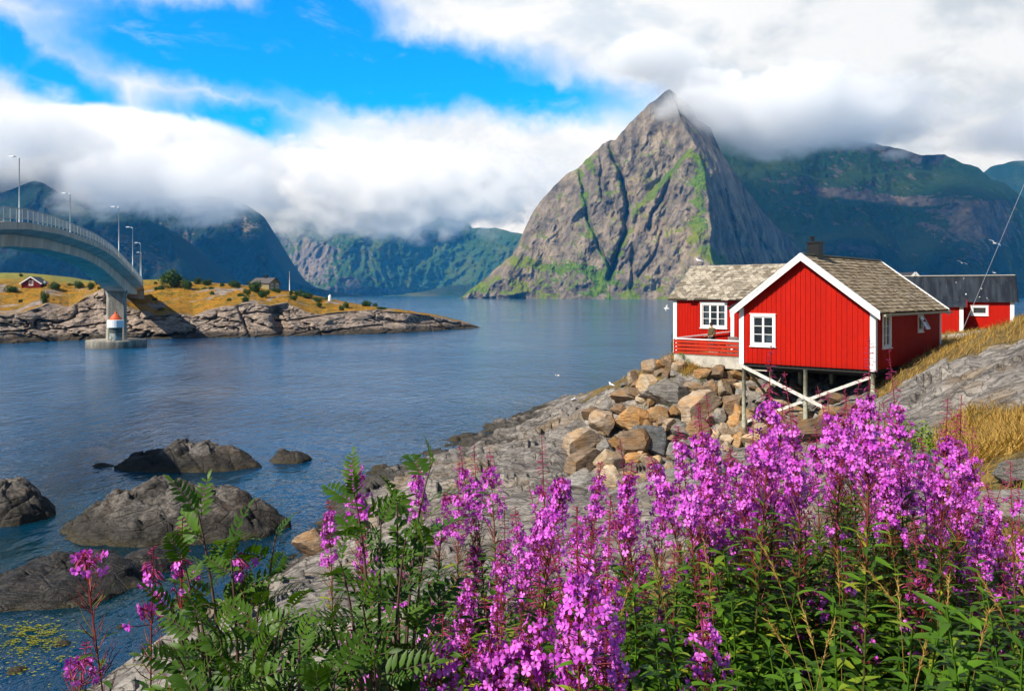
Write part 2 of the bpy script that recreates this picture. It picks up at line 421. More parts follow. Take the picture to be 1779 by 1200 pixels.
# the long mountain to the right, under cloud shade
def right_depth(U, v):
    d = 2150+.25*np.abs(U-1500)
    kn = np.exp(-((U-1480)/55)**2)*sstep(v, 392, 430)*180
    kf = np.exp(-((U-1690)/80)**2)*sstep(v, 300, 350)*230
    return d-kn-kf
def right_strat(U, v):
    b1 = 352+8*np.sin(U/60.); b2 = 300+6*np.sin(U/45.+1)
    D = 90*sstep(b1-v, -2, 6)*sstep(U, 1380, 1430)*(1-sstep(U, 1620, 1660))-70*sstep(v, b1-32, b1-20)*(v < b1)*sstep(U, 1380, 1430)*(1-sstep(U, 1620, 1660))*0
    D = D+60*sstep(b2-v, -3, 5)*sstep(U, 1280, 1340)
    return D
def right_veg(U, v):
    r = .3+.2*fbm(U/60, v/30, oct=4, seed=8)
    b1 = 352+8*np.sin(U/60.)
    r = r-.7*np.exp(-((v-(b1-14))/11)**2)*sstep(U, 1400, 1440)*(1-sstep(U, 1600, 1640))
    r = r-.75*np.exp(-((U-1690)/65)**2-((v-385)/48)**2)-.55*np.exp(-((U-1480)/42)**2-((v-425)/28)**2)
    r = r-.35*np.exp(-((U-1360)/60)**2-((v-330)/40)**2)
    return r+.25*sstep(v, 440, 490)
mr = mat('shaded_mountain', m_mountain, rock1=(.032, .034, .04), rock2=(.12, .10, .08), green1=(.004, .017, .010), green2=(.016, .042, .009), veg=.62)  # colours darkened to stand in for the cloud shade
mountain('mountain', 1190, 2080, 520, 220, [(1190, 200), (1255, 235), (1300, 245), (1350, 238), (1400, 244), (1450, 240), (1500, 246), (1540, 254), (1570, 260), (1600, 270), (1640, 268), (1660, 278), (1674, 284), (1700, 291), (1722, 312), (1745, 318), (1779, 345), (1850, 380), (1960, 440), (2080, 500)],
         right_depth, mr, amp=34, seed=21, cot=1.0, vegfn=right_veg, strat=right_strat)
mountain('mountain', 1650, 2300, 160, 60, [(1650, 380), (1720, 290), (1760, 280), (1800, 278), (1900, 290), (2100, 360), (2300, 470)], lambda U, v: 3400+0*U, mr, amp=50, seed=31, cot=1.0)

# mountains across the fjord, left
ml = mat('left_mountain', m_mountain, rock1=(.015, .02, .028), rock2=(.035, .042, .05), green1=(.003, .014, .010), green2=(.009, .026, .012), veg=.75)  # tones lowered, the shade of the cloud bank put into the colour
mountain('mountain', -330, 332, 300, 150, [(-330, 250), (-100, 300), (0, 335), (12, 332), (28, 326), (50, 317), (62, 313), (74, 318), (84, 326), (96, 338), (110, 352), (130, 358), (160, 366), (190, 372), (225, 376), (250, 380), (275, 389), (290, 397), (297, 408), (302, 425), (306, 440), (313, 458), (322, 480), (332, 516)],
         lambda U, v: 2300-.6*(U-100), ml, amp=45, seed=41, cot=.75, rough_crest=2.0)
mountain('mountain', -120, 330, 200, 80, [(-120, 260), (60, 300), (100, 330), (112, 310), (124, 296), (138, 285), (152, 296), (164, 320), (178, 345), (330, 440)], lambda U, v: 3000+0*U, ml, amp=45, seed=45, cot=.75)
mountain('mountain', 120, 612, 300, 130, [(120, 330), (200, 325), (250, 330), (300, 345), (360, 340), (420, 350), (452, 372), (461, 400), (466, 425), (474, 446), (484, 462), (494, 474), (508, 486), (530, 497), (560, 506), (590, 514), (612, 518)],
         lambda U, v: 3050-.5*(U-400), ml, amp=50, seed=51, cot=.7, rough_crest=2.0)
mf = mat('far_mountain', m_mountain, rock1=(.07, .07, .075), rock2=(.22, .19, .17), green1=(.010, .04, .018), green2=(.04, .085, .02), veg=.6)
def far_depth(U, v):
    return 4600+200*np.sin(U/55.)*sstep(v, 380, 430)-.8*(U-600)*0
def far_veg(U, v):
    return .3+.3*sstep(U, 640, 720)-.7*np.exp(-((U-545)/38)**2-((v-450)/40)**2)-.5*np.exp(-((U-612)/26)**2-((v-492)/18)**2)  # bare pale spots stand in for patches of sun on the slope
mountain('mountain', 400, 1000, 330, 140, [(400, 350), (470, 365), (540, 352), (600, 360), (700, 366), (735, 380), (760, 376), (812, 385), (820, 396), (860, 396), (900, 405), (1000, 420)], far_depth, mf, amp=80, seed=61, cot=.7, vegfn=far_veg, sc=300.)
mh = mat('fjord_meadow', m_mountain, rock1=(.2, .19, .16), rock2=(.3, .28, .22), green1=(.08, .15, .03), green2=(.17, .22, .05), veg=1.2)
mountain('mountain', 640, 930, 120, 24, [(640, 516), (690, 512), (730, 507), (770, 499), (800, 494), (830, 496), (860, 500), (930, 508)], lambda U, v: 4000+0*U, mh, amp=12, seed=71, cot=2.5, rough_crest=.8)

# cloud banks resting on the summits: broken, denser towards the middle
def m_cloud(g, b, dens=.03, ns=.0075, thr=.44, seed=0., cut=.55, aniso=(1, 1, 1.4), emis=0.):
    nt = g.nt; nt.nodes.remove(b); out = nt.nodes['Material Output']
    o = g.obj(); p = g.pos()
    r = g.vm('LENGTH', o)
    n = g.noise(g.vm('ADD', g.mapv(p, aniso), (seed*311., seed*97., seed*53.)), ns, 8, .66, .3)
    f = g.m('ADD', n, g.m('MULTIPLY', g.m('SUBTRACT', cut, r), .55))
    d = g.m('MULTIPLY', g.ss(f, thr, thr+.2), g.ss(r, 1.0, .8))
    v = g.new('ShaderNodeVolumePrincipled'); v.inputs['Color'].default_value = (1, 1, 1, 1)
    g.put(v.inputs['Density'], g.m('MULTIPLY', d, dens)); v.inputs['Anisotropy'].default_value = .0
    if emis:
        v.inputs['Emission Color'].default_value = (.9, .95, 1, 1); g.put(v.inputs['Emission Strength'], g.m('MULTIPLY', d, emis*dens))
    nt.links.new(v.outputs[0], out.inputs['Volume'])
_ico = None
def ico(sub=3):
    bm = bmesh.new(); bmesh.ops.create_icosphere(bm, subdivisions=sub, radius=1)
    V = np.array([v.co[:] for v in bm.verts]); Fc = np.array([[v.index for v in f.verts] for f in bm.faces]); bm.free()
    return V, Fc
def cloud(u, v, Y, ru, rv, dy, **k):
    c = px2w(u, v, Y); V, Fc = ico(3)
    m = mat('cloud_%d' % len(MATS), m_cloud, **k)
    o = mesh_np('cloud', V, Fc, m); o.location = c; o.scale = (ru/F*Y, dy, rv/F*Y)
    return tag(o, kind='stuff')

# ------------------------------------------------------------------ the near shore: one ground sheet through surveyed points
PTS = []
def cp(u, v, Y): PTS.append(px2w(u, v, Y))
def cx(x, y, z): PTS.append(np.array([x, y, z], float))
for p in ((0, 0, 7.4), (2, 1.5, 7.42), (-1.5, 2, 6.9), (3, 4, 7.2), (0, 4, 6.9), (1.5, 5.5, 6.9), (-1.5, 4.5, 6.2), (-3, 3, 6.0), (-4, 0, 5.9), (5, 0, 7.6), (6, 4, 7.4), (3.3, 7, 6.75), (0, 7, 6.1), (-2.5, 7, 5.2), (-5, 8, 3.6), (9, 6, 7.6), (14, 6, 8.4)): cx(*p)
for p in ((850, 850, 27), (750, 880, 26), (700, 950, 20), (600, 1000, 17), (500, 1010, 16.5), (330, 1110, 12.5), (200, 1185, 10.8), (1000, 900, 19), (900, 960, 15),
          (1240, 800, 30), (1350, 795, 33), (1100, 835, 28), (1000, 835, 30), (1000, 780, 41), (1100, 710, 44), (1190, 640, 46), (1100, 655, 52), (1060, 688, 56), (960, 735, 52), (900, 765, 48), (800, 800, 40), (740, 830, 36), (650, 900, 29),
          (1560, 680, 28), (1620, 740, 18), (1740, 700, 17), (1779, 640, 20), (1700, 800, 10), (1779, 780, 9), (1450, 745, 30), (1513, 690, 37), (1405, 735, 39), (1291, 772, 41), (1550, 720, 22),
          (1779, 562, 30), (1700, 582, 36), (1640, 606, 42), (1632, 592, 54), (1672, 577, 66), (1760, 563, 66), (1900, 540, 60), (1900, 520, 32), (1600, 640, 34), (1700, 640, 25), (1500, 800, 17), (1400, 860, 14), (1250, 900, 15), (1600, 800, 13)): cp(*p)
for p in ((15, 42, 4.3), (19, 47, 6.0), (8.96, 47, 5.25), (11, 51, 5.5), (13.5, 46.5, 5.4), (10, 56, 4.9), (14, 60, 5.2), (22, 56, 6.0), (30, 80, 5.8), (50, 80, 7), (60, 60, 8.5)): cx(*p)
SHORE = [(-12.5, 6), (-11, 11), (-9.6, 16), (-8.4, 22), (-7.7, 29), (-7.4, 36.8), (-6, 46), (-3.3, 53), (-.8, 59), (2.8, 68), (7.5, 75), (13, 86), (22, 104), (40, 118)]
for i, p in enumerate(SHORE):
    cx(p[0], p[1], -.1)
    a = Vector(SHORE[min(i+1, len(SHORE)-1)])-Vector(SHORE[max(i-1, 0)]); nn = Vector((-a.y, a.x)).normalized()
    cx(p[0]+nn.x*7, p[1]+nn.y*7, -3.5)
P_ = np.array(PTS)
def _tps(P):
    xy = P[:, :2]; n = len(P)
    d = np.hypot(xy[:, None, 0]-xy[None, :, 0], xy[:, None, 1]-xy[None, :, 1])
    K = d*d*np.log(d+1e-9); A = np.zeros((n+3, n+3)); A[:n, :n] = K+np.eye(n)*.6
    A[:n, n] = 1; A[:n, n+1:] = xy; A[n, :n] = 1; A[n+1:, :n] = xy.T
    return np.linalg.solve(A, np.concatenate([P[:, 2], [0, 0, 0]]))
TW = _tps(P_)
def base_z(x, y):
    x = np.asarray(x, float); y = np.asarray(y, float); r = TW[-3]+TW[-2]*x+TW[-1]*y
    for i in range(len(P_)):
        d2 = (x-P_[i, 0])**2+(y-P_[i, 1])**2
        r = r+TW[i]*.5*d2*np.log(d2+1e-12)
    return r
def soil(x, y):
    """1 where earth and grass lie over the rock."""
    r = np.hypot(x, y)
    n = fbm(x/3.2, y/3.2, oct=4, seed=77)
    s = sstep(8.2+2.*n+.25*np.clip(x, -3, 6)-r, -1, 1.2)*sstep(x, -4.0, -1.2)
    # dry slope to the right: a band of grass along the top and patches between the slabs
    v = HZ+(CAMZ-base_z(x, y))*F/np.maximum(y, .5); u = CX+x/np.maximum(y, .5)*F
    edge = np.interp(u, [1480, 1560, 1640, 1700, 1779, 1900], [735, 672, 640, 622, 590, 560])
    top = sstep(edge-v+n*26, -6, 10)*sstep(u, 1500, 1545)*(y > 12)
    low = sstep(u-(1640+n*90), -20, 40)*sstep(v, 690, 735)*(y > 5)*(y < 22)
    yard = sstep(x-4.5-n*2, 0, 2)*sstep(y, 44.5, 46.5)
    return np.clip(s+top+low+yard, 0, 1)
def ground(x, y):
    x = np.asarray(x, float); y = np.asarray(y, float)
    z = base_z(x, y); s = soil(x, y); r = np.hypot(x, y); near = sstep(r, 2.5, 9)
    # tilted slabs: worn sheets stepping down to the water
    c, s_ = math.cos(.55), math.sin(.55); a = x*c+y*s_; b_ = -x*s_+y*c
    w = fbm(x/5., y/5., oct=3, seed=5)
    q = (b_+w*2.2)/1.5+fbm(a/7., b_/2.5, oct=3, seed=6)*.8; fr = q-np.floor(q)
    slab = (sstep(fr, 0, .8)*(1-sstep(fr, .84, 1)))*.34-.14
    f1, f2, val = worley(a/5.2+w*.7, b_/2.3+.6*w, 3); e = np.clip((f2-f1)/.14, 0, 1)
    f1b, f2b, valb = worley(a/1.1+w, b_/.55, 8); eb = np.clip((f2b-f1b)/.2, 0, 1)
    es = sstep(f2-f1, 0, .16); esb = sstep(f2b-f1b, 0, .25)
    rock = slab*.22+facets(a/3.6+w*.35, b_/1.9+.3*w, 41)*.46+facets(a/1.3+w*.3, b_/.8+.2*w, 43)*.11-(1-e)*.10-(1-eb)*.012+(valb-.5)*.03*esb+fbm(x/3.4, y/3.4, oct=6, seed=9, gain=.42)*.24+ridged(a/2.2, b_/.8, oct=4, seed=12)*.03
    k = 1+.035*np.clip(y-18, 0, 30)
    z = z+rock*k*near*(1-.88*s)+s*.05*fbm(x/.8, y/.8, oct=4, seed=2)+.10*s*near*fbm(x/2.5, y/2.5, oct=3, seed=3)
    return z
def rock_shader(g, b, c1, c2, c3, p, z=None, crack=1.0, bump=.6, soilattr=None, lich=.4, s=1.0, wetz=None):
    big = g.noise(p, .35*s, 5, .6); mid = g.noise(p, 1.7*s, 6, .65); fine = g.noise(p, 9*s, 6, .7)
    st = g.noise(g.mapv(p, (1, 3.2, 3.2), (0, 0, .55)), .9*s, 6, .65, .12)
    c = g.mix(g.ss(g.m('ADD', g.m('MULTIPLY', mid, .45), g.m('MULTIPLY', st, .55)), .36, .62), c1, c2)
    c = g.mix(g.m('MULTIPLY', g.ss(fine, .52, .72), .55), c, g.vm('SCALE', c1, scale=.45) if False else tuple(q*.4 for q in c1))
    c = g.mix(g.m('MULTIPLY', g.ss(big, .5, .66), lich), c, c3)
    cell = g.voro(g.mapv(g.vm('ADD', p, g.comb(g.m('MULTIPLY', mid, .6), g.m('MULTIPLY', big, .9), 0.)), (1, 1.9, 1.9), (0, 0, .55)), .8*s, 'F1', out=1)
    c = g.vm('SCALE', c, scale=g.m('ADD', .87, g.m('MULTIPLY', g.sep(cell)[0], .25)))
    pale = g.m('MULTIPLY', g.ss(g.noise(p, 5.5*s, 4, .7), .6, .72), .35)
    c = g.mix(pale, c, tuple(min(.6, q*1.7) for q in c2))
    wv = g.vm('ADD', p, g.vm('SCALE', g.new('ShaderNodeTexNoise').outputs[1], scale=0.0)) if False else p
    e1 = g.voro(g.mapv(wv, (1, 1.9, 1.9), (0, 0, .55)), .7*s, 'DISTANCE_TO_EDGE'); 
    e2 = g.voro(g.mapv(g.vm('ADD', p, g.comb(g.m('MULTIPLY', mid, .8), g.m('MULTIPLY', st, .6), 0.)), (1, 2.3, 2.3), (0, 0, .55)), 2.1*s, 'DISTANCE_TO_EDGE')
    ck = g.m('MULTIPLY', g.m('MAXIMUM', g.ss(e1, .0, .05, 1, 0), g.m('MULTIPLY', g.ss(e2, 0, .045, 1, 0), .7)), crack)
    c = g.mix(g.m('MULTIPLY', ck, .55), c, tuple(q*.3 for q in c1))
    h = g.m('ADD', g.m('ADD', g.m('MULTIPLY', st, .10/s), g.m('MULTIPLY', mid, .10/s)), g.m('SUBTRACT', g.m('MULTIPLY', fine, .035/s), g.m('MULTIPLY', ck, .05/s)))
    rough = .88
    if wetz is not None:
        zz = g.sep(g.pos())[2]; wob = g.m('MULTIPLY', g.m('SUBTRACT', mid, .5), .7)
        wet = g.ss(g.m('ADD', zz, wob), wetz*1.25, wetz*.6)
        c = g.mix(g.m('MULTIPLY', wet, .8), c, (.022, .019, .014))
        alg = g.ss(g.m('ADD', zz, wob), wetz*.35, .02)
        c = g.mix(g.m('MULTIPLY', alg, .5), c, (.05, .04, .012))
    return c, h, rough
def m_shore(g, b):
    p = g.pos(); s = g.attr('soil')
    c, h, r = rock_shader(g, b, (.105, .092, .08), (.315, .285, .25), (.27, .165, .06), p, wetz=.7, lich=.42, crack=.9)
    n = g.noise(p, 2.2, 6, .65); n2 = g.noise(p, 30, 4, .7)
    sc = g.mix(g.ss(n, .38, .62), (.10, .075, .03), (.30, .20, .06)); sc = g.mix(g.m('MULTIPLY', g.ss(n2, .4, .65), .6), sc, (.05, .04, .02))
    gr = g.attr('gravel'); sc = g.mix(gr, sc, g.mix(g.ss(n2, .3, .7), (.34, .31, .27), (.55, .52, .47)))
    f = g.ss(g.m('ADD', s, g.m('MULTIPLY', g.m('SUBTRACT', n2, .5), .5)), .4, .6)
    g.put(b.inputs['Base Color'], g.mix(f, c, sc)); b.inputs['Roughness'].default_value = .9; b.inputs['Specular IOR Level'].default_value = .2
    g.put(b.inputs['Normal'], g.bump(g.m('ADD', h, g.m('MULTIPLY', g.m('MULTIPLY', n2, f), .03)), .9, 1.0))
msh = mat('shore_rock', m_shore)
def build_shore():
    th = np.radians(np.concatenate([np.linspace(-85, -36, 60)[:-1], np.linspace(-36, 36, 760), np.linspace(36, 80, 50)[1:]]))
    r = np.exp(np.linspace(math.log(.5), math.log(130), 640))
    R, T = np.meshgrid(r, th, indexing='ij'); x = R*np.sin(T); y = R*np.cos(T)
    z = ground(x, y); s = soil(x, y)
    gx = np.exp(-(((x-29)/8)**2+((y-59.5)/4.5)**2)*1.0); gr = sstep(gx+.15*fbm(x/2, y/2, oct=3, seed=91), .4, .6)
    z = np.maximum(z, -5)
    o = mesh_np('shore_ground', np.stack([x, y, z], -1).reshape(-1, 3), grid_faces(len(r), len(th))[:, ::-1], msh, attrs={'soil': s, 'gravel': gr})
    return tag(o, kind='structure')
build_shore()
def to_ground(u, v, y0=4, y1=90, n=500):
    """where the sight line through a point of the photograph meets the ground"""
    Y = np.geomspace(y0, y1, n); X = (u-CX)/F*Y; Z = CAMZ-(v-HZ)/F*Y
    d = Z-ground(X, Y); k = np.argmax(d < 0)
    return np.array([X[k], Y[k], Z[k]]) if d[k] < 0 else None

# ------------------------------------------------------------------ rocks in the sea
def m_skerry(g, b):
    o = g.pos()
    c, h, r = rock_shader(g, b, (.028, .024, .02), (.155, .138, .12), (.10, .056, .024), o, wetz=.85, crack=.7, lich=.35)
    g.put(b.inputs['Base Color'], c); b.inputs['Roughness'].default_value = .8; b.inputs['Specular IOR Level'].default_value = .3
    g.put(b.inputs['Normal'], g.bump(h, 1.0, 1.0))
msk = mat('sea_rock', m_skerry)
def skerry(uc, vw, wid, hgt, dep, seed, label, rz=0., lobes=(), flat=2.2, group=None, m=None):
    Y = seaY(vw)+dep*.5; c = px2w(uc, vw, Y); a = wid/F*Y/2
    nr, nc = 70, 150
    q = np.linspace(1.18, 0, nr)[:, None]; t = np.linspace(0, 2*np.pi, nc)[None, :]
    ed = 1+.16*fbm(np.cos(t)*1.4+seed, np.sin(t)*1.4, oct=4, seed=seed)
    x = q*ed*np.cos(t)*a; y = q*ed*np.sin(t)*dep/2
    z = hgt*(1-np.abs(q)**flat)
    for (lx, ly, lr, lh) in lobes: z = z+lh*np.exp(-(((x/a-lx)/lr)**2+((y/dep*2-ly)/lr)**2))*(q < 1)*(1-q**4)
    w = fbm(x/2+seed, y/2, oct=3, seed=seed+1)
    f1, f2, val = worley((x*.8+y*.5)/1.5+w*.7+seed, (y*.8-x*.5)/.9+w*.5, seed); e = np.clip((f2-f1)/.16, 0, 1)
    z = z+(((val-.5)*.6*sstep(f2-f1, 0, .22)-(1-e)*.3)*hgt*.62+fbm(x/.9, y/.9, oct=6, seed=seed+3)*.26*hgt+ridged(x/.9+y/2, y/.45, oct=5, seed=seed+5)*.075*hgt)*np.clip(1.25-q, 0, 1)**.35
    z = z+(facets(x/1.3+w*.3+seed, y/.9+x*.3+w*.2, seed+2)*.75+facets(x/.5+seed, y/.4, seed+4)*.16)*hgt*.62*np.clip(1.25-q, 0, 1)**.35
    z = np.where(q > 1, np.minimum(z, -.05)-(q-1)*6*hgt, z)
    if rz:
        cr, sr = math.cos(rz), math.sin(rz); x, y = x*cr-y*sr, x*sr+y*cr
    V = np.stack([x, y, z], -1).reshape(-1, 3)
    o = mesh_np('sea_rock', V, grid_faces(nr, nc), m or msk); o.location = (c[0], c[1], 0)
    return tag(o, label, 'rock', group)
def m_wetrock(g, b):
    c, h, r = rock_shader(g, b, (.010, .009, .008), (.04, .035, .03), (.035, .022, .012), g.pos(), wetz=.3, crack=.7, lich=.35)
    g.put(b.inputs['Base Color'], c); b.inputs['Roughness'].default_value = .55; b.inputs['Specular IOR Level'].default_value = .3
    g.put(b.inputs['Normal'], g.bump(h, 1.0, 1.0))
mwet = mat('wet_rock', m_wetrock)
skerry(330, 822, 245, 1.05, 3.6, 11, 'long ribbed brown rock standing farthest out in the sea with pale top', lobes=((.35, .2, .5, .3), (-.5, 0, .3, -.25)))
skerry(505, 806, 72, .42, 2.2, 14, 'small low rock with a rounded knob just right of the ribbed brown rock', lobes=((-.5, -.2, .35, .35),))
skerry(297, 950, 392, 1.25, 4.6, 23, 'largest grey humped rock in the water behind the rowan sapling', lobes=((-.25, .1, .4, .4), (.55, .1, .3, .5), (.15, 0, .18, -.3)))
skerry(8, 918, 170, 1.15, 3.6, 31, 'dark domed rock cut off by the left edge of the picture', lobes=((.2, 0, .4, .25),))
skerry(115, 1062, 270, .55, 4.6, 44, 'low flat dark wet rock sheet in front of the grey humped rock', m=mwet, flat=3, lobes=((-.3, .3, .3, .25), (.5, .3, .3, .3)))
skerry(262, 1000, 120, .5, 2.2, 47, 'dark wet ledge at the water edge between the flat sheet and the humped rock', m=mwet, flat=2.6)
skerry(180, 812, 36, .16, .8, 52, 'tiny rock breaking the water left of the ribbed brown rock', group='tiny rocks awash')
skerry(30, 1172, 34, .10, .5, 55, 'small dark stone awash at the bottom left corner', group='tiny rocks awash')
skerry(107, 1124, 30, .09, .4, 58, 'small reddish stone awash beside the yellow seaweed', group='tiny rocks awash')
skerry(211, 1092, 16, .06, .3, 59, 'smallest dark stone awash in the calm inlet', group='tiny rocks awash')
skerry(600, 970, 150, .95, 3.0, 66, 'brown weed stained rock at the foot of the grey shore slab', lobes=((.4, .2, .4, .35),))

# ------------------------------------------------------------------ red cabin on stilts
def m_paint(g, b, col=(.37, .0065, .0008), dark=.72):
    o = g.obj()
    n = g.noise(g.mapv(o, (1, 1, .22)), 5, 5, .65); f = g.noise(g.mapv(o, (1, 1, .08)), 38, 4, .6)
    board = g.noise(g.comb(g.m('FLOOR', g.m('MULTIPLY', g.m('ADD', g.sep(o)[0], g.sep(o)[1]), 5)), 0., 0.), 7.3, 0)
    k = g.m('ADD', g.m('ADD', .50, g.m('MULTIPLY', n, .5)), g.m('ADD', g.m('MULTIPLY', f, .22), g.m('MULTIPLY', board, .36)))
    run = g.ss(g.noise(g.mapv(o, (1, 1, .05)), 9, 5, .7), .60, .74); k = g.m('MULTIPLY', k, g.m('SUBTRACT', 1.0, g.m('MULTIPLY', run, .4)))
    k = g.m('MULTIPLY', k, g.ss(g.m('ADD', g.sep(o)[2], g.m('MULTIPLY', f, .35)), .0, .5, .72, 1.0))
    g.put(b.inputs['Base Color'], g.vm('SCALE', g.mix(0., col, col), scale=k)); b.inputs['Roughness'].default_value = .62
    b.inputs['Specular IOR Level'].default_value = .12
    g.put(b.inputs['Normal'], g.bump(f, .3, .01))
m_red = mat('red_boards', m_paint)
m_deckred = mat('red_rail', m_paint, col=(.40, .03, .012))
m_white = plain('white_paint', (.80, .80, .78), .5, .06, 3)
m_oldw = plain('weathered_white', (.60, .57, .50), .8, .3, 7)
m_grey = plain('weathered_wood', (.30, .30, .22), .85, .3, 8, bump=.3)
m_conc = plain('concrete', (.42, .39, .33), .9, .2, 3, bump=.3)
m_blackmetal = plain('black_metal', (.012, .012, .013), .45, .2, 4, metal=.3)
m_dark = plain('dark_interior', (.02, .018, .016), .9)
m_curtain = plain('curtain', (.75, .74, .70), .9, .1)
def m_glass_(g, b):
    nt = g.nt; out = nt.nodes['Material Output']; nt.nodes.remove(b)
    t = g.new('ShaderNodeBsdfTransparent'); t.inputs[0].default_value = (.82, .86, .86, 1)
    gl = g.new('ShaderNodeBsdfGlossy'); gl.inputs['Roughness'].default_value = .03
    fr = g.new('ShaderNodeFresnel'); fr.inputs[0].default_value = 1.5
    mx = g.new('ShaderNodeMixShader'); g.put(mx.inputs[0], g.m('ADD', fr.outputs[0], .06)); nt.links.new(t.outputs[0], mx.inputs[1]); nt.links.new(gl.outputs[0], mx.inputs[2])
    nt.links.new(mx.outputs[0], out.inputs[0])
m_glass = mat('window_glass', m_glass_)
def m_shingle(g, b, c1=(.17, .125, .075), c2=(.42, .335, .225), rot=0., sx=3.2, sy=4.2, moss=(.22, .16, .05)):
    uv = g.mapv(g.uv(), (sx, sy, 1), (0, 0, rot))
    br = g.new('ShaderNodeTexBrick'); g.put(br.inputs['Vector'], uv); br.inputs['Scale'].default_value = 1
    br.inputs['Color1'].default_value = (0, 0, 0, 1); br.inputs['Color2'].default_value = (1, 1, 1, 1); br.inputs['Mortar'].default_value = (.5, .5, .5, 1)
    br.inputs['Mortar Size'].default_value = .025; br.inputs['Brick Width'].default_value = .9; br.inputs['Row Height'].default_value = 1
    br.offset = .5
    n = g.noise(g.uv(), 1.3, 5, .65); f = g.noise(g.mapv(g.uv(), (3, 1, 1)), 9, 5, .7)
    k = g.m('ADD', g.m('MULTIPLY', br.outputs[0], .45), g.m('ADD', g.m('MULTIPLY', n, .3), g.m('MULTIPLY', f, .3)))
    c = g.mix(g.ss(k, .25, .8), c1, c2)
    c = g.mix(g.m('MULTIPLY', g.ss(f, .52, .66), .4), c, moss)
    c = g.mix(g.m('MULTIPLY', g.ss(n, .56, .68), .4), c, (.55, .53, .48))
    c = g.mix(g.m('MULTIPLY', br.outputs[1], .8), c, (.04, .033, .025))
    g.put(b.inputs['Base Color'], c); b.inputs['Roughness'].default_value = .9; b.inputs['Specular IOR Level'].default_value = .15
    g.put(b.inputs['Normal'], g.bump(g.m('SUBTRACT', g.m('MULTIPLY', k, .5), br.outputs[1]), .6, .03))
m_roof = mat('shingle_roof', m_shingle)
m_slate = mat('slate_roof', m_shingle, c1=(.16, .135, .10), c2=(.44, .39, .31), rot=math.radians(45), sx=3.4, sy=3.4, moss=(.25, .17, .07))

W_, L_, EV, RG = 6.25, 9.5, 2.65, 5.0       # cabin width, length, eave and ridge height
TH = math.radians(42)
_R = px2w(1519, 643, 37.0)
BZ = _R[2]
_Lc = (_R[0]-W_*math.cos(TH), _R[1]+W_*math.sin(TH), BZ)
cabin = empty('red_cabin', _Lc, -TH, 'bright red board cabin with white trim standing on stilts over the boulders', 'cabin')
def loc2w(p, ob=None):
    c, s_ = math.cos(TH), math.sin(TH); x, y, z = p
    return np.array([_Lc[0]+x*c+y*s_, _Lc[1]-x*s_+y*c, BZ+z])

def board_wall(mb, o, ud, nd, width, z0, top, holes=(), pitch=.2):
    """upright boards, every other one lapped over its neighbours; holes are (u0, u1, z0, z1)"""
    o = Vector(o); ud = Vector(ud); nd = Vector(nd); n = max(2, round(width/(pitch/2)))
    if n % 2 == 0: n += 1
    xs = [width*i/n for i in range(n+1)]
    for i in range(n):
        over = i % 2 == 0
        a, b_ = (xs[i]-.012, xs[i+1]+.012) if over else (xs[i], xs[i+1])
        a = max(a, 0); b_ = min(b_, width); dn, df = (.0, .046) if over else (-.005, .022)
        cuts = [(z0, None)]
        mid = (a+b_)/2
        seg = []; lo = z0
        for (h0, h1, za, zb) in holes:
            if h0 < mid < h1: seg.append((lo, za)); lo = zb
        for s0, s1 in seg:
            mb.hexa([o+ud*a+nd*dn+Vector((0, 0, s0)), o+ud*b_+nd*dn+Vector((0, 0, s0)), o+ud*b_+nd*df+Vector((0, 0, s0)), o+ud*a+nd*df+Vector((0, 0, s0)),
                     o+ud*a+nd*dn+Vector((0, 0, s1)), o+ud*b_+nd*dn+Vector((0, 0, s1)), o+ud*b_+nd*df+Vector((0, 0, s1)), o+ud*a+nd*df+Vector((0, 0, s1))])
        t0, t1 = top(a), top(b_)
        mb.hexa([o+ud*a+nd*dn+Vector((0, 0, lo)), o+ud*b_+nd*dn+Vector((0, 0, lo)), o+ud*b_+nd*df+Vector((0, 0, lo)), o+ud*a+nd*df+Vector((0, 0, lo)),
                 o+ud*a+nd*dn+Vector((0, 0, t0)), o+ud*b_+nd*dn+Vector((0, 0, t1)), o+ud*b_+nd*df+Vector((0, 0, t1)), o+ud*a+nd*df+Vector((0, 0, t0))])
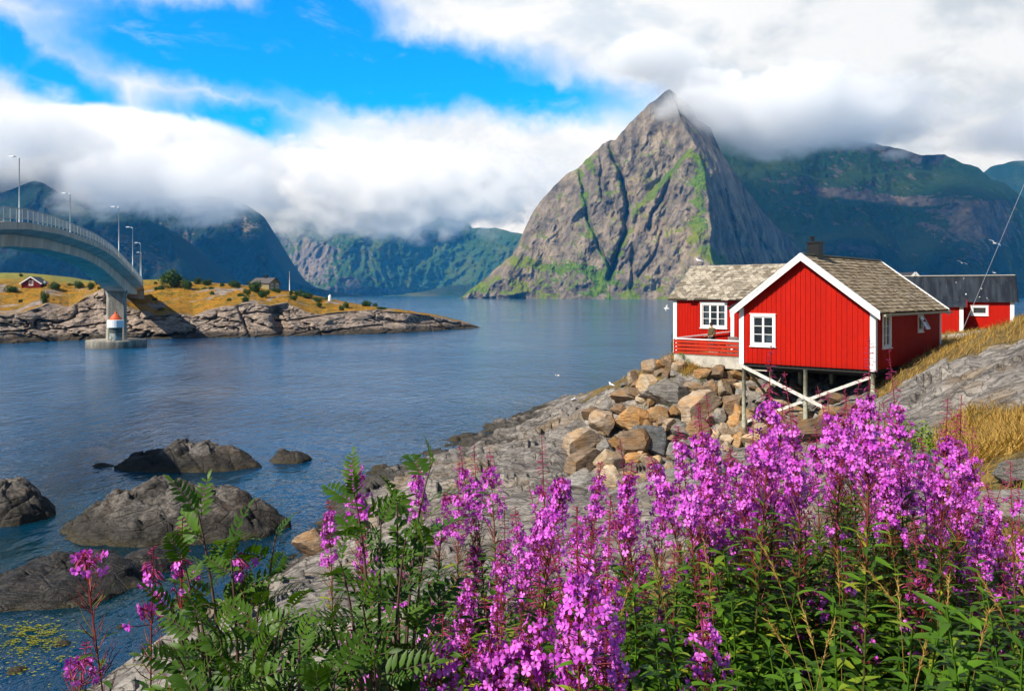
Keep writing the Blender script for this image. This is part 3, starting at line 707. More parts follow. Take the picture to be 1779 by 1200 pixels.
def window(parent, o, ud, nd, w, h, cols=2, rows=3, trim=.11, open_sash=0., curtain=None, name='window', wide=.07):
    """frame with casing boards, sash bars and a pane; o = lower left corner of the opening"""
    o = Vector(o); ud = Vector(ud); nd = Vector(nd); up = Vector((0, 0, 1))
    fr = MB()
    def bx(mb, u0, u1, z0, z1, n0, n1):
        mb.hexa([o+ud*u0+nd*n0+up*z0, o+ud*u1+nd*n0+up*z0, o+ud*u1+nd*n1+up*z0, o+ud*u0+nd*n1+up*z0, o+ud*u0+nd*n0+up*z1, o+ud*u1+nd*n0+up*z1, o+ud*u1+nd*n1+up*z1, o+ud*u0+nd*n1+up*z1])
    bx(fr, -trim, 0, -trim, h+trim, -.08, .075); bx(fr, w, w+trim, -trim, h+trim, -.08, .075)
    bx(fr, 0, w, h, h+trim, -.08, .075); bx(fr, 0, w, -trim, 0, -.08, .075)
    bx(fr, -trim-.04, w+trim+.04, h+trim, h+trim+.035, -.02, .11)
    f = fr.build(name, m_white, parent)
    sl = MB(); bx(sl, -trim-.04, w+trim+.04, -trim-.04, -trim, 0, .12); sl.build('window_sill', m_white, f)
    sa = MB(); cw = w/cols
    for c in range(cols):
        x0 = c*cw; st = .05
        bx(sa, x0+.004, x0+st, .004, h-.004, -.03, .03); bx(sa, x0+cw-st, x0+cw-.004, .004, h-.004, -.03, .03)
        bx(sa, x0+st, x0+cw-st, .004, st, -.03, .03); bx(sa, x0+st, x0+cw-st, h-st, h-.004, -.03, .03)
        for r in range(1, rows):
            z = st+(h-2*st)*r/rows; bx(sa, x0+st, x0+cw-st, z-.014, z+.014, -.02, .02)
    sa.build('sash', m_white, f)
    gl = MB(); p = [o+nd*-.004+ud*.02+up*.02, o+nd*-.004+ud*(w-.02)+up*.02, o+nd*-.004+ud*(w-.02)+up*(h-.02), o+nd*-.004+ud*.02+up*(h-.02)]
    gl.add(p, [(0, 1, 2, 3)]); gl.build('pane', m_glass, f)
    if curtain:
        for (c0, c1, z0, z1) in curtain:
            cu = MB(); n = 10
            for i in range(n):
                a = c0+(c1-c0)*i/n; b_ = c0+(c1-c0)*(i+1)/n; da, db = -.16-.03*(i % 2), -.16-.03*((i+1) % 2)
                cu.add([o+ud*a+nd*da+up*z0, o+ud*b_+nd*db+up*z0, o+ud*b_+nd*db+up*z1, o+ud*a+nd*da+up*z1], [(0, 1, 2, 3)])
            cu.build('curtain', m_curtain, f)
    return f
def roof_slope(name, e0, e1, r0, r1, m, parent, courses=15, thick=.09, lap=.028, rag=.012, seed=0):
    """courses of shingle from the eave line e0-e1 up to the ridge r0-r1"""
    e0, e1, r0, r1 = map(Vector, (e0, e1, r0, r1)); rs = random.Random(seed)
    nrm = (e1-e0).cross(r0-e0).normalized()
    if nrm.z < 0: nrm = -nrm
    mb = MB(); UV = []
    nseg = 26; ln = (e1-e0).length; hh = (r0-e0).length
    for i in range(courses):
        t0, t1 = i/courses, min(1, (i+1.25)/courses)
        for k in range(nseg):
            s0, s1 = k/nseg, (k+1)/nseg
            def P(s, t): return (e0.lerp(e1, s)).lerp(r0.lerp(r1, s), t)
            j0 = rs.uniform(-rag, rag)/hh*4
            q = [P(s0, t0+j0), P(s1, t0+j0), P(s1, t1), P(s0, t1)]
            lo = lap+rs.uniform(0, .012)
            top = [q[0]+nrm*lo, q[1]+nrm*lo, q[2]+nrm*.002, q[3]+nrm*.002]; bot = [q[0]-nrm*.004, q[1]-nrm*.004]
            mb.add(top+bot, [(0, 1, 2, 3), (4, 5, 1, 0)])
            u = [(s0*ln, (t0)*hh), (s1*ln, (t0)*hh), (s1*ln, t1*hh), (s0*ln, t1*hh), (s0*ln, t0*hh-.03), (s1*ln, t0*hh-.03)]; UV += u
    b0 = [e0, e1, r1, r0]
    mb.add([p-nrm*.01 for p in b0]+[p-nrm*thick for p in b0], [(3, 2, 1, 0), (4, 5, 6, 7), (0, 1, 5, 4), (1, 2, 6, 5), (2, 3, 7, 6), (3, 0, 4, 7)]); UV += [(0, 0)]*8
    me = bpy.data.meshes.new(name); me.from_pydata(mb.v, [], mb.f); l = me.uv_layers.new(name='UVMap')
    vi = np.zeros(len(me.loops), np.int32); me.loops.foreach_get('vertex_index', vi); l.data.foreach_set('uv', np.array(UV, np.float32)[vi].ravel())
    me.materials.append(m); ob = bpy.data.objects.new(name, me); COL.objects.link(ob); ob.parent = parent
    return ob
X_, Y_, Z_ = Vector((1, 0, 0)), Vector((0, 1, 0)), Vector((0, 0, 1))
def build_cabin():
    gt = lambda a: EV+(RG-EV)*(1-abs(a-W_/2)/(W_/2))-.03
    # window positions in the front gable and the right wall
    FW = (.62, .95, 1.02, 1.28)        # u, z, w, h  (inner opening)
    SW = (.95, 1.00, .95, 1.32); SW2 = (5.9, 1.55, .62, .72)
    mb = MB(); board_wall(mb, (0, 0, 0), X_, -Y_, W_, 0, gt, [(FW[0], FW[0]+FW[2], FW[1], FW[1]+FW[3])], pitch=.235)
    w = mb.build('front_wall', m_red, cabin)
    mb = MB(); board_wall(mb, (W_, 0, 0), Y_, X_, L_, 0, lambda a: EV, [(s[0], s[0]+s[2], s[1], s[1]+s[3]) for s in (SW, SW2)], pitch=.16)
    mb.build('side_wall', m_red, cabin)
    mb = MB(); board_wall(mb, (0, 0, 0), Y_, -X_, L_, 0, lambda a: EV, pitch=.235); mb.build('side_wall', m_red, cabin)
    mb = MB(); board_wall(mb, (0, L_, 0), X_, Y_, W_, 0, gt, pitch=.235); mb.build('back_wall', m_red, cabin)
    mb = MB(); mb.box(.06, W_-.06, .06, L_-.06, -.16, -.02)
    for y in np.arange(.5, L_, 1.2): mb.box(.04, W_-.04, y, y+.12, -.34, -.16)
    mb.build('floor_frame', m_dark, cabin)
    mb = MB(); mb.box(.3, W_-.3, 2.6, 2.66, 0.02, EV); mb.box(.1, W_-.1, .1, L_-.1, EV, EV+.05); mb.build('inner_room', m_dark, cabin)
    window(cabin, (FW[0], 0, FW[1]), X_, -Y_, FW[2], FW[3], 2, 3, trim=.12, curtain=[(.56, .98, .03, .42)])
    window(cabin, (W_, SW[0], SW[1]), Y_, X_, SW[2], SW[3], 2, 3, trim=.10, curtain=[(.02, .45, .03, 1.28), (.55, .93, .03, 1.28)])
    f = window(cabin, (W_, SW2[0], SW2[1]), Y_, X_, SW2[2], SW2[3], 1, 1, trim=.09)
    sa = MB(); a = Vector((W_+.09, SW2[0]+.03, SW2[1]+SW2[3]-.03)); d = Vector((.32, 0, -.62)); e = Vector((0, SW2[2]-.06, 0))
    for p, q in ((a, a+d), (a+e, a+e+d), (a, a+e), (a+d, a+d+e)): sa.beam(p, q, .05, .05, up=(1, 0, .5))
    sf = sa.build('open_sash', m_white, f)
    gl = MB(); gl.add([a, a+d, a+d+e, a+e], [(0, 1, 2, 3)]); gl.build('pane', m_glass, f)
    # roof: overhangs
    sl = (RG-EV)/(W_/2); oh = .34; fo = .38
    RT = RG+.10
    for sgn, nm in ((1, 'roof_slope'), (-1, 'roof_slope')):
        xe = W_/2+sgn*(W_/2+oh)
        roof_slope(nm, (xe, -fo, RT-sl*(W_/2+oh)), (xe, L_+fo, RT-sl*(W_/2+oh)), (W_/2, -fo, RT), (W_/2, L_+fo, RT), m_roof, cabin, courses=17, seed=3)
    mb = MB(); mb.beam((W_/2, -fo, RT+.03), (W_/2, L_+fo, RT+.03), .22, .07); mb.build('ridge_cap', m_grey, cabin)
    # white barge boards with a thinner cover board on top
    for y0, y1 in ((-fo-.035, -fo-.0), (L_+fo, L_+fo+.035)):
        for sgn in (1, -1):
            mb = MB(); x0 = W_/2; xe = W_/2+sgn*(W_/2+oh+.04); ze = RT-sl*(W_/2+oh+.04); hb = .27
            mb.hexa([(x0, y0, RT-hb), (xe, y0, ze-hb), (xe, y1, ze-hb), (x0, y1, RT-hb), (x0, y0, RT+.02), (xe, y0, ze+.02), (xe, y1, ze+.02), (x0, y1, RT+.02)])
            ya, yb = (y0-.035, y1+.08) if y0 < 0 else (y0-.08, y1+.035)
            mb.hexa([(x0, ya, RT+.024), (xe, ya, ze+.024), (xe, yb, ze+.024), (x0, yb, RT+.024), (x0, ya, RT+.075), (xe, ya, ze+.075), (xe, yb, ze+.075), (x0, yb, RT+.075)])
            if y0 < 0:
                mb.hexa([(x0, ya+.004, RT-.07), (xe, ya+.004, ze-.07), (xe, y0, ze-.07), (x0, y0, RT-.07), (x0, ya+.004, RT+.02), (xe, ya+.004, ze+.02), (xe, y0, ze+.02), (x0, y0, RT+.02)])
            mb.build('barge_board', m_white, cabin)
    # corner boards
    for x, y, sx, sy in ((0, 0, -1, -1), (W_, 0, 1, -1), (W_, L_, 1, 1), (0, L_, -1, 1)):
        mb = MB(); zt = EV-.02
        mb.box(min(x-sx*.16, x+sx*.075), max(x-sx*.16, x+sx*.075), min(y+sy*.05, y+sy*.078), max(y+sy*.05, y+sy*.078), -.06, zt)
        mb.box(min(x+sx*.05, x+sx*.0745), max(x+sx*.05, x+sx*.0745), min(y-sy*.16, y+sy*.049), max(y-sy*.16, y+sy*.049), -.06, zt)
        mb.build('corner_board', m_white, cabin)
    # chimney: black sheet metal over brick, thin cap and vent
    mb = MB(); mb.box(W_/2-.28, W_/2+.28, 1.0, 1.5, RT-.5, RT+.58); mb.box(W_/2-.33, W_/2+.33, .95, 1.55, RT+.58, RT+.65)
    ch = mb.build('chimney', m_blackmetal, cabin)
    mb = MB(); mb.tube([(W_/2-.12, 1.2, RT+.65), (W_/2-.12, 1.2, RT+.84)], .08, 10); mb.tube([(W_/2-.12, 1.2, RT+.84), (W_/2-.12, 1.2, RT+.89)], .13, 10); mb.build('flue_cap', m_blackmetal, ch)
    mb = MB(); mb.box(W_/2+.3, W_/2+.9, .85, 1.65, RT-.56, RT-.22)
    mb = MB(); mb.beam((W_+.30+oh-.1, -fo+.1, RT-sl*(W_/2+oh)-.11), (W_+.30+oh-.1, L_+fo-.1, RT-sl*(W_/2+oh)-.11), .1, .08); mb.build('gutter', m_grey, cabin)
    # stilts and braces
    for (x, y) in ((.08, .1), (W_*.5, .12), (W_-.1, .1), (.12, 3.0), (1.5, 3.3), (W_*.5, 3.2), (W_-.15, 3.4)):
        p = loc2w((x, y, 0)); gz = float(ground(p[0], p[1]))-BZ-.25
        mb = MB(); mb.tube([(x, y, gz), (x, y, -.16)], [.10, .088], 10); mb.build('stilt', m_grey, cabin, smooth=True)
    for (x, y) in ((W_-.25, 6.3), (W_-.25, 8.8), (.3, 6.3), (.3, 8.8)):
        p = loc2w((x, y, 0)); gz = float(ground(p[0], p[1]))-BZ-.3
        mb = MB(); mb.box(x-.22, x+.22, y-.22, y+.22, gz, -.16); mb.build('footing', m_conc, cabin)
    def brace(a, b_, m=m_white, w=.07, h=.17):
        mb = MB(); mb.beam(a, b_, h, w, up=(0, 1, 0)); return mb.build('brace', m, cabin)
    mb = MB(); mb.beam((-.02, -.05, -.12), (W_*.84, -.05, -2.3), .05, .15, up=(0, 0, 1)); mb.build('brace', m_oldw, cabin)
    mb = MB(); mb.beam((W_-.05, .26, -.25), (.15, .26, -2.85), .05, .13, up=(0, 0, 1)); mb.build('brace', m_oldw, cabin)
    mb = MB(); mb.beam((.12, .3, -.3), (.14, 2.9, -2.1), .06, .14, up=(0, 0, 1)); mb.build('brace', m_grey, cabin)
    # ---- wing behind, to the left
    x0, y0, y1, ev, rg = -8.1, 7.3, 12.3, 3.14, 5.0
    mb = MB(); board_wall(mb, (x0, y0, 0), X_, -Y_, 8.1, -.3, lambda a: ev, [(1.9, 1.9+1.5, 1.42, 1.42+1.25)], pitch=.2); mb.build('wing_wall', m_red, cabin)
    gw = lambda a: ev+(rg-ev)*(1-abs(a-2.5)/2.5)-.03
    mb = MB(); board_wall(mb, (x0, y0, 0), Y_, -X_, 5.0, -.3, gw, pitch=.2); mb.build('wing_wall', m_red, cabin)
    mb = MB(); board_wall(mb, (x0, y1, 0), X_, Y_, 11, -.3, lambda a: ev, pitch=.2); mb.build('wing_wall', m_red, cabin)
    mb = MB(); mb.box(x0+.3, 0, y0+1.2, y0+1.26, 0, ev-.1); mb.build('inner_room', m_dark, cabin)
    window(cabin, (x0+1.9, y0, 1.42), X_, -Y_, 1.5, 1.25, 3, 3, trim=.12, curtain=[(.05, .42, .03, 1.2), (1.08, 1.45, .03, 1.2)])
    s2 = (rg-ev)/2.5; o2 = .3
    roof_slope('wing_roof', (x0-.28, y0-o2, rg+.08-s2*(2.5+o2)), (3.3, y0-o2, rg+.08-s2*(2.5+o2)), (x0-.28, 9.8, rg+.08), (3.3, 9.8, rg+.08), m_slate, cabin, courses=13, seed=5, rag=.03, lap=.022)
    roof_slope('wing_roof', (x0-.28, y1+o2, rg+.08-s2*(2.5+o2)), (3.3, y1+o2, rg+.08-s2*(2.5+o2)), (x0-.28, 9.8, rg+.08), (3.3, 9.8, rg+.08), m_slate, cabin, courses=13, seed=6, rag=.03, lap=.022)
    mb = MB(); mb.box(x0-.075, x0+.17, y0-.078, y0-.05, -.3, ev-.05); mb.box(x0-.0745, x0-.05, y0-.049, y0+.16, -.3, ev-.05); mb.build('corner_board', m_white, cabin)
    for sgn in (-1, 1):
        mb = MB(); mb.beam((x0-.3, 9.8, rg+.05), (x0-.3, 9.8+sgn*(2.5+o2), rg+.05-s2*(2.5+o2)), .035, .15, up=(0, 0, 1)); mb.build('barge_board', m_grey, cabin)
    # ---- porch in the corner between them
    px0, py0 = -3.54, 5.9
    mb = MB(); board_wall(mb, (px0, py0, 0), X_, -Y_, 3.54, 0, lambda a: 2.45+.0*a, pitch=.2); board_wall(mb, (px0, py0, 0), Y_, -X_, 1.4, 0, lambda a: 2.45+.35*a/1.4, pitch=.2); mb.build('porch_wall', m_red, cabin)
    mb = MB(); mb.hexa([(px0-.2, py0-.25, 2.42), (0, py0-.25, 2.42), (0, 7.3, 2.86), (px0-.2, 7.3, 2.86), (px0-.2, py0-.25, 2.54), (0, py0-.25, 2.54), (0, 7.3, 2.98), (px0-.2, 7.3, 2.98)]); mb.build('porch_roof', m_blackmetal, cabin)
    mb = MB(); mb.box(px0-.075, px0+.14, py0-.078, py0-.05, 0, 2.4); mb.box(px0-.0745, px0-.05, py0-.049, py0+.14, 0, 2.4); mb.build('corner_board', m_white, cabin)
build_cabin()

def build_terrace():
    t = empty('terrace', _Lc, -TH, 'red railed terrace on a pale concrete base left of the cabin', 'terrace')
    A, B, C, D = (-5.5, 2.9), (-.06, 2.9), (-.06, 5.9), (-4.4, 7.22)
    mb = MB(); mb.hexa([(*A, -.62), (*B, -.62), (*C, -.62), (*D, -.62), (*A, -.03), (*B, -.03), (*C, -.03), (*D, -.03)]); mb.build('base', m_conc, t)
    mb = MB(); n = 18
    for i in range(n):
        f0, f1 = i/n, (i+.93)/n
        L2 = lambda p, q, f: (p[0]+(q[0]-p[0])*f, p[1]+(q[1]-p[1])*f)
        a, b_, c, d = L2(A, D, f0), L2(B, C, f0), L2(B, C, f1), L2(A, D, f1)
        mb.hexa([(*a, -.025), (*b_, -.025), (*c, -.025), (*d, -.025), (*a, .01), (*b_, .01), (*c, .01), (*d, .01)])
    mb.build('deck_boards', m_grey, t)
    for nm, p, q, h0, h1, k in (('front', A, B, .84, .82, 4), ('left', A, D, .84, 1.08, 4)):
        for i in range(k):
            mb = MB(); z0 = .05+i*.20; z1 = z0+(h1-h0)*i/k
            mb.beam((p[0], p[1], z0+.07), (q[0], q[1], z1+.07), .03, .135, up=(0, 0, 1)); mb.build('rail_board', m_deckred, t)
        mb = MB(); mb.beam((p[0], p[1], h0+.03), (q[0], q[1], h1+.03), .15, .05, up=(0, 0, 1)); mb.build('top_rail', m_white, t)
        for i in range(5 if nm == 'front' else 4):
            f = i/(4 if nm == 'front' else 3); x, y = p[0]+(q[0]-p[0])*f, p[1]+(q[1]-p[1])*f
            if nm == 'left' and i == 0: continue
            mb = MB(); off = .07
            mb.box(x-.04, x+.04, y+.02 if nm == 'front' else y-.04, y+.10 if nm == 'front' else y+.04, .012, h0+(h1-h0)*f); mb.build('rail_post', m_deckred, t)
build_terrace()
def garden_chair(x, y, rz, label):
    p = loc2w((x, y, .012)); o = empty('garden_chair', p, -TH+rz, label, 'chair', 'garden chairs on the terrace')
    mg = plain('grey_wicker', (.16, .13, .12), .8, .25, 20)
    mb = MB(); mb.box(-.27, .27, -.26, .26, .36, .45); mb.build('seat', mg, o, bevel=.02)
    mb = MB(); mb.hexa([(-.27, .2, .45), (.27, .2, .45), (.27, .27, .45), (-.27, .27, .45), (-.25, .30, .92), (.25, .30, .92), (.25, .36, .92), (-.25, .36, .92)]); mb.build('backrest', mg, o, bevel=.015)
    for sx in (-1, 1):
        mb = MB(); mb.box(sx*.27-.03, sx*.27+.03, -.26, .27, .60, .65); mb.box(sx*.27-.025, sx*.27+.025, -.25, -.2, .45, .60); mb.build('armrest', mg, o)
        for sy in (-.22, .22): mb = MB(); mb.tube([(sx*.23, sy, 0), (sx*.23, sy, .36)], .022, 8); mb.build('leg', mg, o)
garden_chair(-2.2, 4.6, 2.6, 'grey garden chair on the terrace nearer the cabin wall')
garden_chair(-3.2, 5.2, .4, 'grey garden chair on the terrace nearer the standing person')

# ------------------------------------------------------------------ skin figure
def skin_fig(name, pts, edges, rads, m, parent=None, sub=2, root=0):
    me = bpy.data.meshes.new(name); me.from_pydata(pts, edges, []); me.materials.append(m)
    o = bpy.data.objects.new(name, me); COL.objects.link(o)
    if parent: o.parent = parent
    sk = o.modifiers.new('skin', 'SKIN'); sk.use_smooth_shade = True
    if not me.skin_vertices: 
        bpy.context.view_layer.objects.active = o
    lay = me.skin_vertices[0].data
    for i, r in enumerate(rads): lay[i].radius = (r, r) if not isinstance(r, tuple) else r; lay[i].use_root = (i == root)
    s = o.modifiers.new('sub', 'SUBSURF'); s.levels = s.render_levels = sub
    return o
def build_person():
    p = loc2w((-3.95, 4.3, .012)); o = empty('person', p, math.radians(-60), 'person in a dark olive jacket and dark cap standing on the terrace', 'person')
    sk_ = plain('skin', (.50, .30, .21), .6, .05); jk = plain('olive_jacket', (.085, .062, .025), .8, .25, 9); tr = plain('dark_trousers', (.03, .032, .04), .8, .15); hr = plain('dark_cap', (.02, .02, .022), .8)
    sh = plain('mustard_collar', (.40, .28, .05), .8)
    # facing -y: pelvis, torso, neck, head, arms bent to the rail, legs
    P = [(0, 0, .92), (0, .0, 1.12), (0, .01, 1.32), (0, .0, 1.42), (0, -.015, 1.50), (0, -.03, 1.58), (0, -.035, 1.66),
         (.17, .01, 1.38), (.22, .01, 1.12), (.20, -.16, .98), (.17, -.27, .99), (-.17, .01, 1.38), (-.22, .01, 1.12), (-.20, -.16, .98), (-.17, -.27, .99),
         (.09, 0, .86), (.10, -.02, .48), (.10, .01, .09), (.11, -.10, .04), (-.09, 0, .86), (-.10, -.02, .48), (-.10, .01, .09), (-.11, -.10, .04)]
    E = [(0, 1), (1, 2), (2, 3), (3, 4), (4, 5), (5, 6), (2, 7), (7, 8), (8, 9), (9, 10), (2, 11), (11, 12), (12, 13), (13, 14), (0, 15), (15, 16), (16, 17), (17, 18), (0, 19), (19, 20), (20, 21), (21, 22)]
    R = [(.15, .11), (.145, .10), (.16, .11), (.085, .07), .052, (.078, .092), (.068, .085), .058, .048, .038, .03, .058, .048, .038, .03, .085, .062, .042, .035, .085, .062, .042, .035]
    skin_fig('body', P, E, R, sk_, o)
    J = [(0, 0, .84), (0, 0, 1.0), (0, 0, 1.14), (0, .01, 1.32), (0, .0, 1.42), (.17, .01, 1.385), (.225, .01, 1.12), (.205, -.14, .99), (-.17, .01, 1.385), (-.225, .01, 1.12), (-.205, -.14, .99)]
    skin_fig('jacket', J, [(0, 1), (1, 2), (2, 3), (3, 4), (3, 5), (5, 6), (6, 7), (3, 8), (8, 9), (9, 10)], [(.18, .14), (.175, .135), (.165, .125), (.185, .135), (.10, .085), .075, .064, .052, .075, .064, .052], jk, o, root=2)
    T = [(0, 0, .9), (.09, 0, .84), (.10, -.02, .48), (.10, .01, .10), (-.09, 0, .84), (-.10, -.02, .48), (-.10, .01, .10)]
    skin_fig('trousers', T, [(0, 1), (1, 2), (2, 3), (0, 4), (4, 5), (5, 6)], [(.16, .12), .10, .078, .06, .10, .078, .06], tr, o)
    mb = MB(); mb.lathe([(.088, -.02), (.094, .02), (.09, .06), (.07, .095), (.035, .112), (.004, .116)], (0, -.03, 1.625), 18); mb.box(-.06, .06, -.19, -.10, 1.628, 1.642); mb.build('cap', hr, o, smooth=True)
    mb = MB(); mb.lathe([(.085, 0), (.078, .05), (.07, .07)], (0, -.005, 1.405), 16); mb.build('collar', sh, o, smooth=True)
    for sx in (-1, 1):   # hands resting on the rail
        hp = []; he = []; rr = []
        w0 = (sx*.17, -.27, .99); hp += [w0, (sx*.165, -.34, .985)]; he += [(0, 1)]; rr += [.026, (.034, .018)]
        for k in range(4):
            xx = sx*(.135+.02*k); i = len(hp); ln = (.052, .06, .058, .045)[k]
            hp += [(xx, -.375, .983), (xx, -.375-ln*.6, .972), (xx, -.375-ln, .95)]; he += [(1, i), (i, i+1), (i+1, i+2)]; rr += [.011, .0095, .008]
        i = len(hp); hp += [(sx*.125, -.325, .975), (sx*.11, -.36, .965)]; he += [(1, i), (i, i+1)]; rr += [.012, .009]
        skin_fig('hand', hp, he, rr, sk_, o, sub=1)
build_person()

# ------------------------------------------------------------------ red shed with a black roof, and the house gable behind
def build_shed():
    p = px2w(1760, 560, 66); rz = -math.radians(27)
    s = empty('red_shed', (p[0], p[1], 6.0), rz, 'long red shed with black sheet metal roof beyond the gravel yard', 'shed')
    Ls, D, ev, rg = 12.0, 5.4, 2.58, 4.42
    mb = MB(); board_wall(mb, (-Ls, 0, 0), X_, -Y_, Ls, -.5, lambda a: ev, [(Ls-2.75, Ls-2.75+.95, 1.46, 1.46+.5)], pitch=.26); mb.build('front_wall', m_red, s)
    gt = lambda a: ev+(rg-ev)*(1-abs(a-D/2)/(D/2))-.04
    mb = MB(); board_wall(mb, (0, 0, 0), Y_, X_, D, -.5, gt, pitch=.26); mb.build('end_wall', m_red, s)
    mb = MB(); board_wall(mb, (-Ls, 0, 0), Y_, -X_, D, -.5, gt, pitch=.26); mb.build('end_wall', m_red, s)
    mb = MB(); board_wall(mb, (-Ls, D, 0), X_, Y_, Ls, -.5, lambda a: ev, pitch=.26); mb.build('back_wall', m_red, s)
    def m_sheet(g, b):
        o = g.obj(); n = g.noise(g.mapv(o, (1.2, .12, .12)), 2.5, 5, .65); f = g.noise(o, 3, 4)
        c = g.mix(g.ss(n, .42, .62), (.014, .017, .022), (.035, .042, .05)); c = g.mix(g.m('MULTIPLY', g.ss(g.noise(g.mapv(o, (3, .25, .25)), 3.1, 3), .66, .74), .4), c, (.22, .23, .25))
        g.put(b.inputs['Base Color'], c); x, y, z = g.sep(o)
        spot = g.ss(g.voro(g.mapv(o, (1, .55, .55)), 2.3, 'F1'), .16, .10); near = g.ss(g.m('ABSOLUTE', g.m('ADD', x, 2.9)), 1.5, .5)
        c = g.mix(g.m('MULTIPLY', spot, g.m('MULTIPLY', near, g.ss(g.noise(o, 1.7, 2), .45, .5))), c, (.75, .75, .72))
        g.put(b.inputs['Base Color'], c); b.inputs['Roughness'].default_value = .45; b.inputs['Metallic'].default_value = .2
    ms = mat('black_sheet_roof', m_sheet)
    for sg in (-1, 1):
        mb = MB(); ye = D/2+sg*(D/2+.3); sl = (rg-ev)/(D/2); ze = rg+.06-sl*(D/2+.3)
        mb.hexa([(-Ls-.3, D/2, rg), (.3, D/2, rg), (.3, ye, ze-.06), (-Ls-.3, ye, ze-.06), (-Ls-.3, D/2, rg+.06), (.3, D/2, rg+.06), (.3, ye, ze), (-Ls-.3, ye, ze)])
        for x in np.arange(-Ls, .3, .6): mb.beam((x, D/2, rg+.072), (x, ye, ze+.012), .04, .022)
        mb.build('roof_slope', ms, s)
    mb = MB(); mb.beam((-Ls-.3, D/2, rg+.11), (.3, D/2, rg+.11), .2, .05); mb.build('ridge_cap', plain('pale_ridge', (.5, .45, .36), .7), s)
    for sg in (-1, 1):
        mb = MB(); ye = D/2+sg*(D/2+.3); mb.beam((.33, D/2, rg), (.33, ye, ze-.04), .05, .2); mb.build('barge_board', m_blackmetal, s)
    mb = MB(); mb.box(-.2, .075, -.08, -.05, -.5, ev); mb.box(.05, .0745, -.049, .16, -.5, ev); mb.build('corner_board', m_white, s)
    window(s, (-2.75, 0, 1.46), X_, -Y_, .95, .5, 1, 1, trim=.13, curtain=[(.12, .84, .02, .48)])
    # low lean-to against the front wall
    ax0, ax1, ay = -9.5, -3.5, -1.9
    mb = MB(); board_wall(mb, (ax0, ay, 0), X_, -Y_, ax1-ax0, -.5, lambda a: 2.05, pitch=.26); mb.build('lean_to_wall', m_red, s)
    mb = MB(); board_wall(mb, (ax1, ay, 0), Y_, X_, -ay-.05, -.5, lambda a: 2.05+.4*a/1.9, pitch=.26); mb.build('lean_to_wall', m_red, s)
    mb = MB(); mb.hexa([(ax0, ay-.3, 2.0), (ax1+.3, ay-.3, 2.0), (ax1+.3, -.06, 2.46), (ax0, -.06, 2.46), (ax0, ay-.3, 2.1), (ax1+.3, ay-.3, 2.1), (ax1+.3, -.06, 2.56), (ax0, -.06, 2.56)]); mb.build('lean_to_roof', ms, s)
    mb = MB(); mb.beam((ax1+.33, ay-.3, 2.03), (ax1+.33, -.06, 2.49), .05, .2); mb.build('barge_board', m_red, s)
    mb = MB(); mb.box(ax1-.2, ax1+.075, ay-.08, ay-.05, -.5, 2.0); mb.box(ax1+.05, ax1+.0745, ay-.049, ay+.15, -.5, 2.0); mb.build('corner_board', m_white, s)
build_shed()
def small_house(name, p, rz, w, d, ev, rg, wall, roof, label, cat, white=True, chim=False, wins=2, open_front=True):
    h = empty(name, p, rz, label, cat)
    mb = MB(); gt = lambda a: ev+(rg-ev)*(1-abs(a-w/2)/(w/2))-.04
    board_wall(mb, (-w/2, 0, 0), X_, -Y_, w, -2, gt, pitch=.3); board_wall(mb, (w/2, 0, 0), Y_, X_, d, -2, lambda a: ev, pitch=.3); board_wall(mb, (-w/2, 0, 0), Y_, -X_, d, -2, lambda a: ev, pitch=.3); board_wall(mb, (-w/2, d, 0), X_, Y_, w, -2, gt, pitch=.3)
    mb.build('wall', wall, h); sl = (rg-ev)/(w/2)
    for sg in (-1, 1):
        xe = sg*(w/2+.35); ze = rg+.08-sl*(w/2+.35)
        mb = MB(); mb.hexa([(0, -.4, rg-.02), (xe, -.4, ze-.1), (xe, d+.4, ze-.1), (0, d+.4, rg-.02), (0, -.4, rg+.08), (xe, -.4, ze), (xe, d+.4, ze), (0, d+.4, rg+.08)]); mb.build('roof_slope', roof, h)
        if white:
            mb = MB(); mb.beam((0, -.43, rg), (xe*1.01, -.43, ze-.08), .05, .26); mb.build('barge_board', m_white, h)
    for i in range(wins):
        window(h, (-w/2+w*(i+.5)/wins-.4, 0, .9), X_, -Y_, .8, 1.0, 2, 2, trim=.12)
        window(h, (w/2, d*(i+.5)/wins-.4, .9), Y_, X_, .8, 1.0, 2, 2, trim=.12)
    if chim: mb = MB(); mb.box(-.3, .3, d*.4, d*.4+.6, rg-.4, rg+.9); mb.build('chimney', m_blackmetal, h)
    return h
m_darkroof = plain('dark_roof', (.035, .037, .04), .6, .2)
q = px2w(1586, 478, 92)
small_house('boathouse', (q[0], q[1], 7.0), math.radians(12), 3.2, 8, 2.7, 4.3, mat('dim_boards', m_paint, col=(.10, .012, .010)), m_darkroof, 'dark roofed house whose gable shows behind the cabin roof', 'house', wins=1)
# guy wire and its anchor
def build_wire():
    a = px2w(1672, 574, 62); d = px2w(1846, 160, 62)
    mb = MB(); n = 12; pts = [a*(1-t)+d*t-np.array([0, 0, .5*4*t*(1-t)*.15]) for t in np.linspace(0, 1, n)]
    mb.tube(pts, .016, 5); tag(mb.build('guy_wire', plain('steel_wire', (.45, .46, .48), .4, .05, metal=.6)), 'thin steel guy wire slanting up in front of the black roofed shed', 'wire')
    mb = MB(); mb.tube([(d[0]+.12, d[1], 6.0), (d[0]+.12, d[1], d[2]+.6)], [.16, .11], 10); tag(mb.build('utility_pole', m_grey, smooth=True), 'wooden pole outside the right edge that holds the guy wire', 'pole')
build_wire()

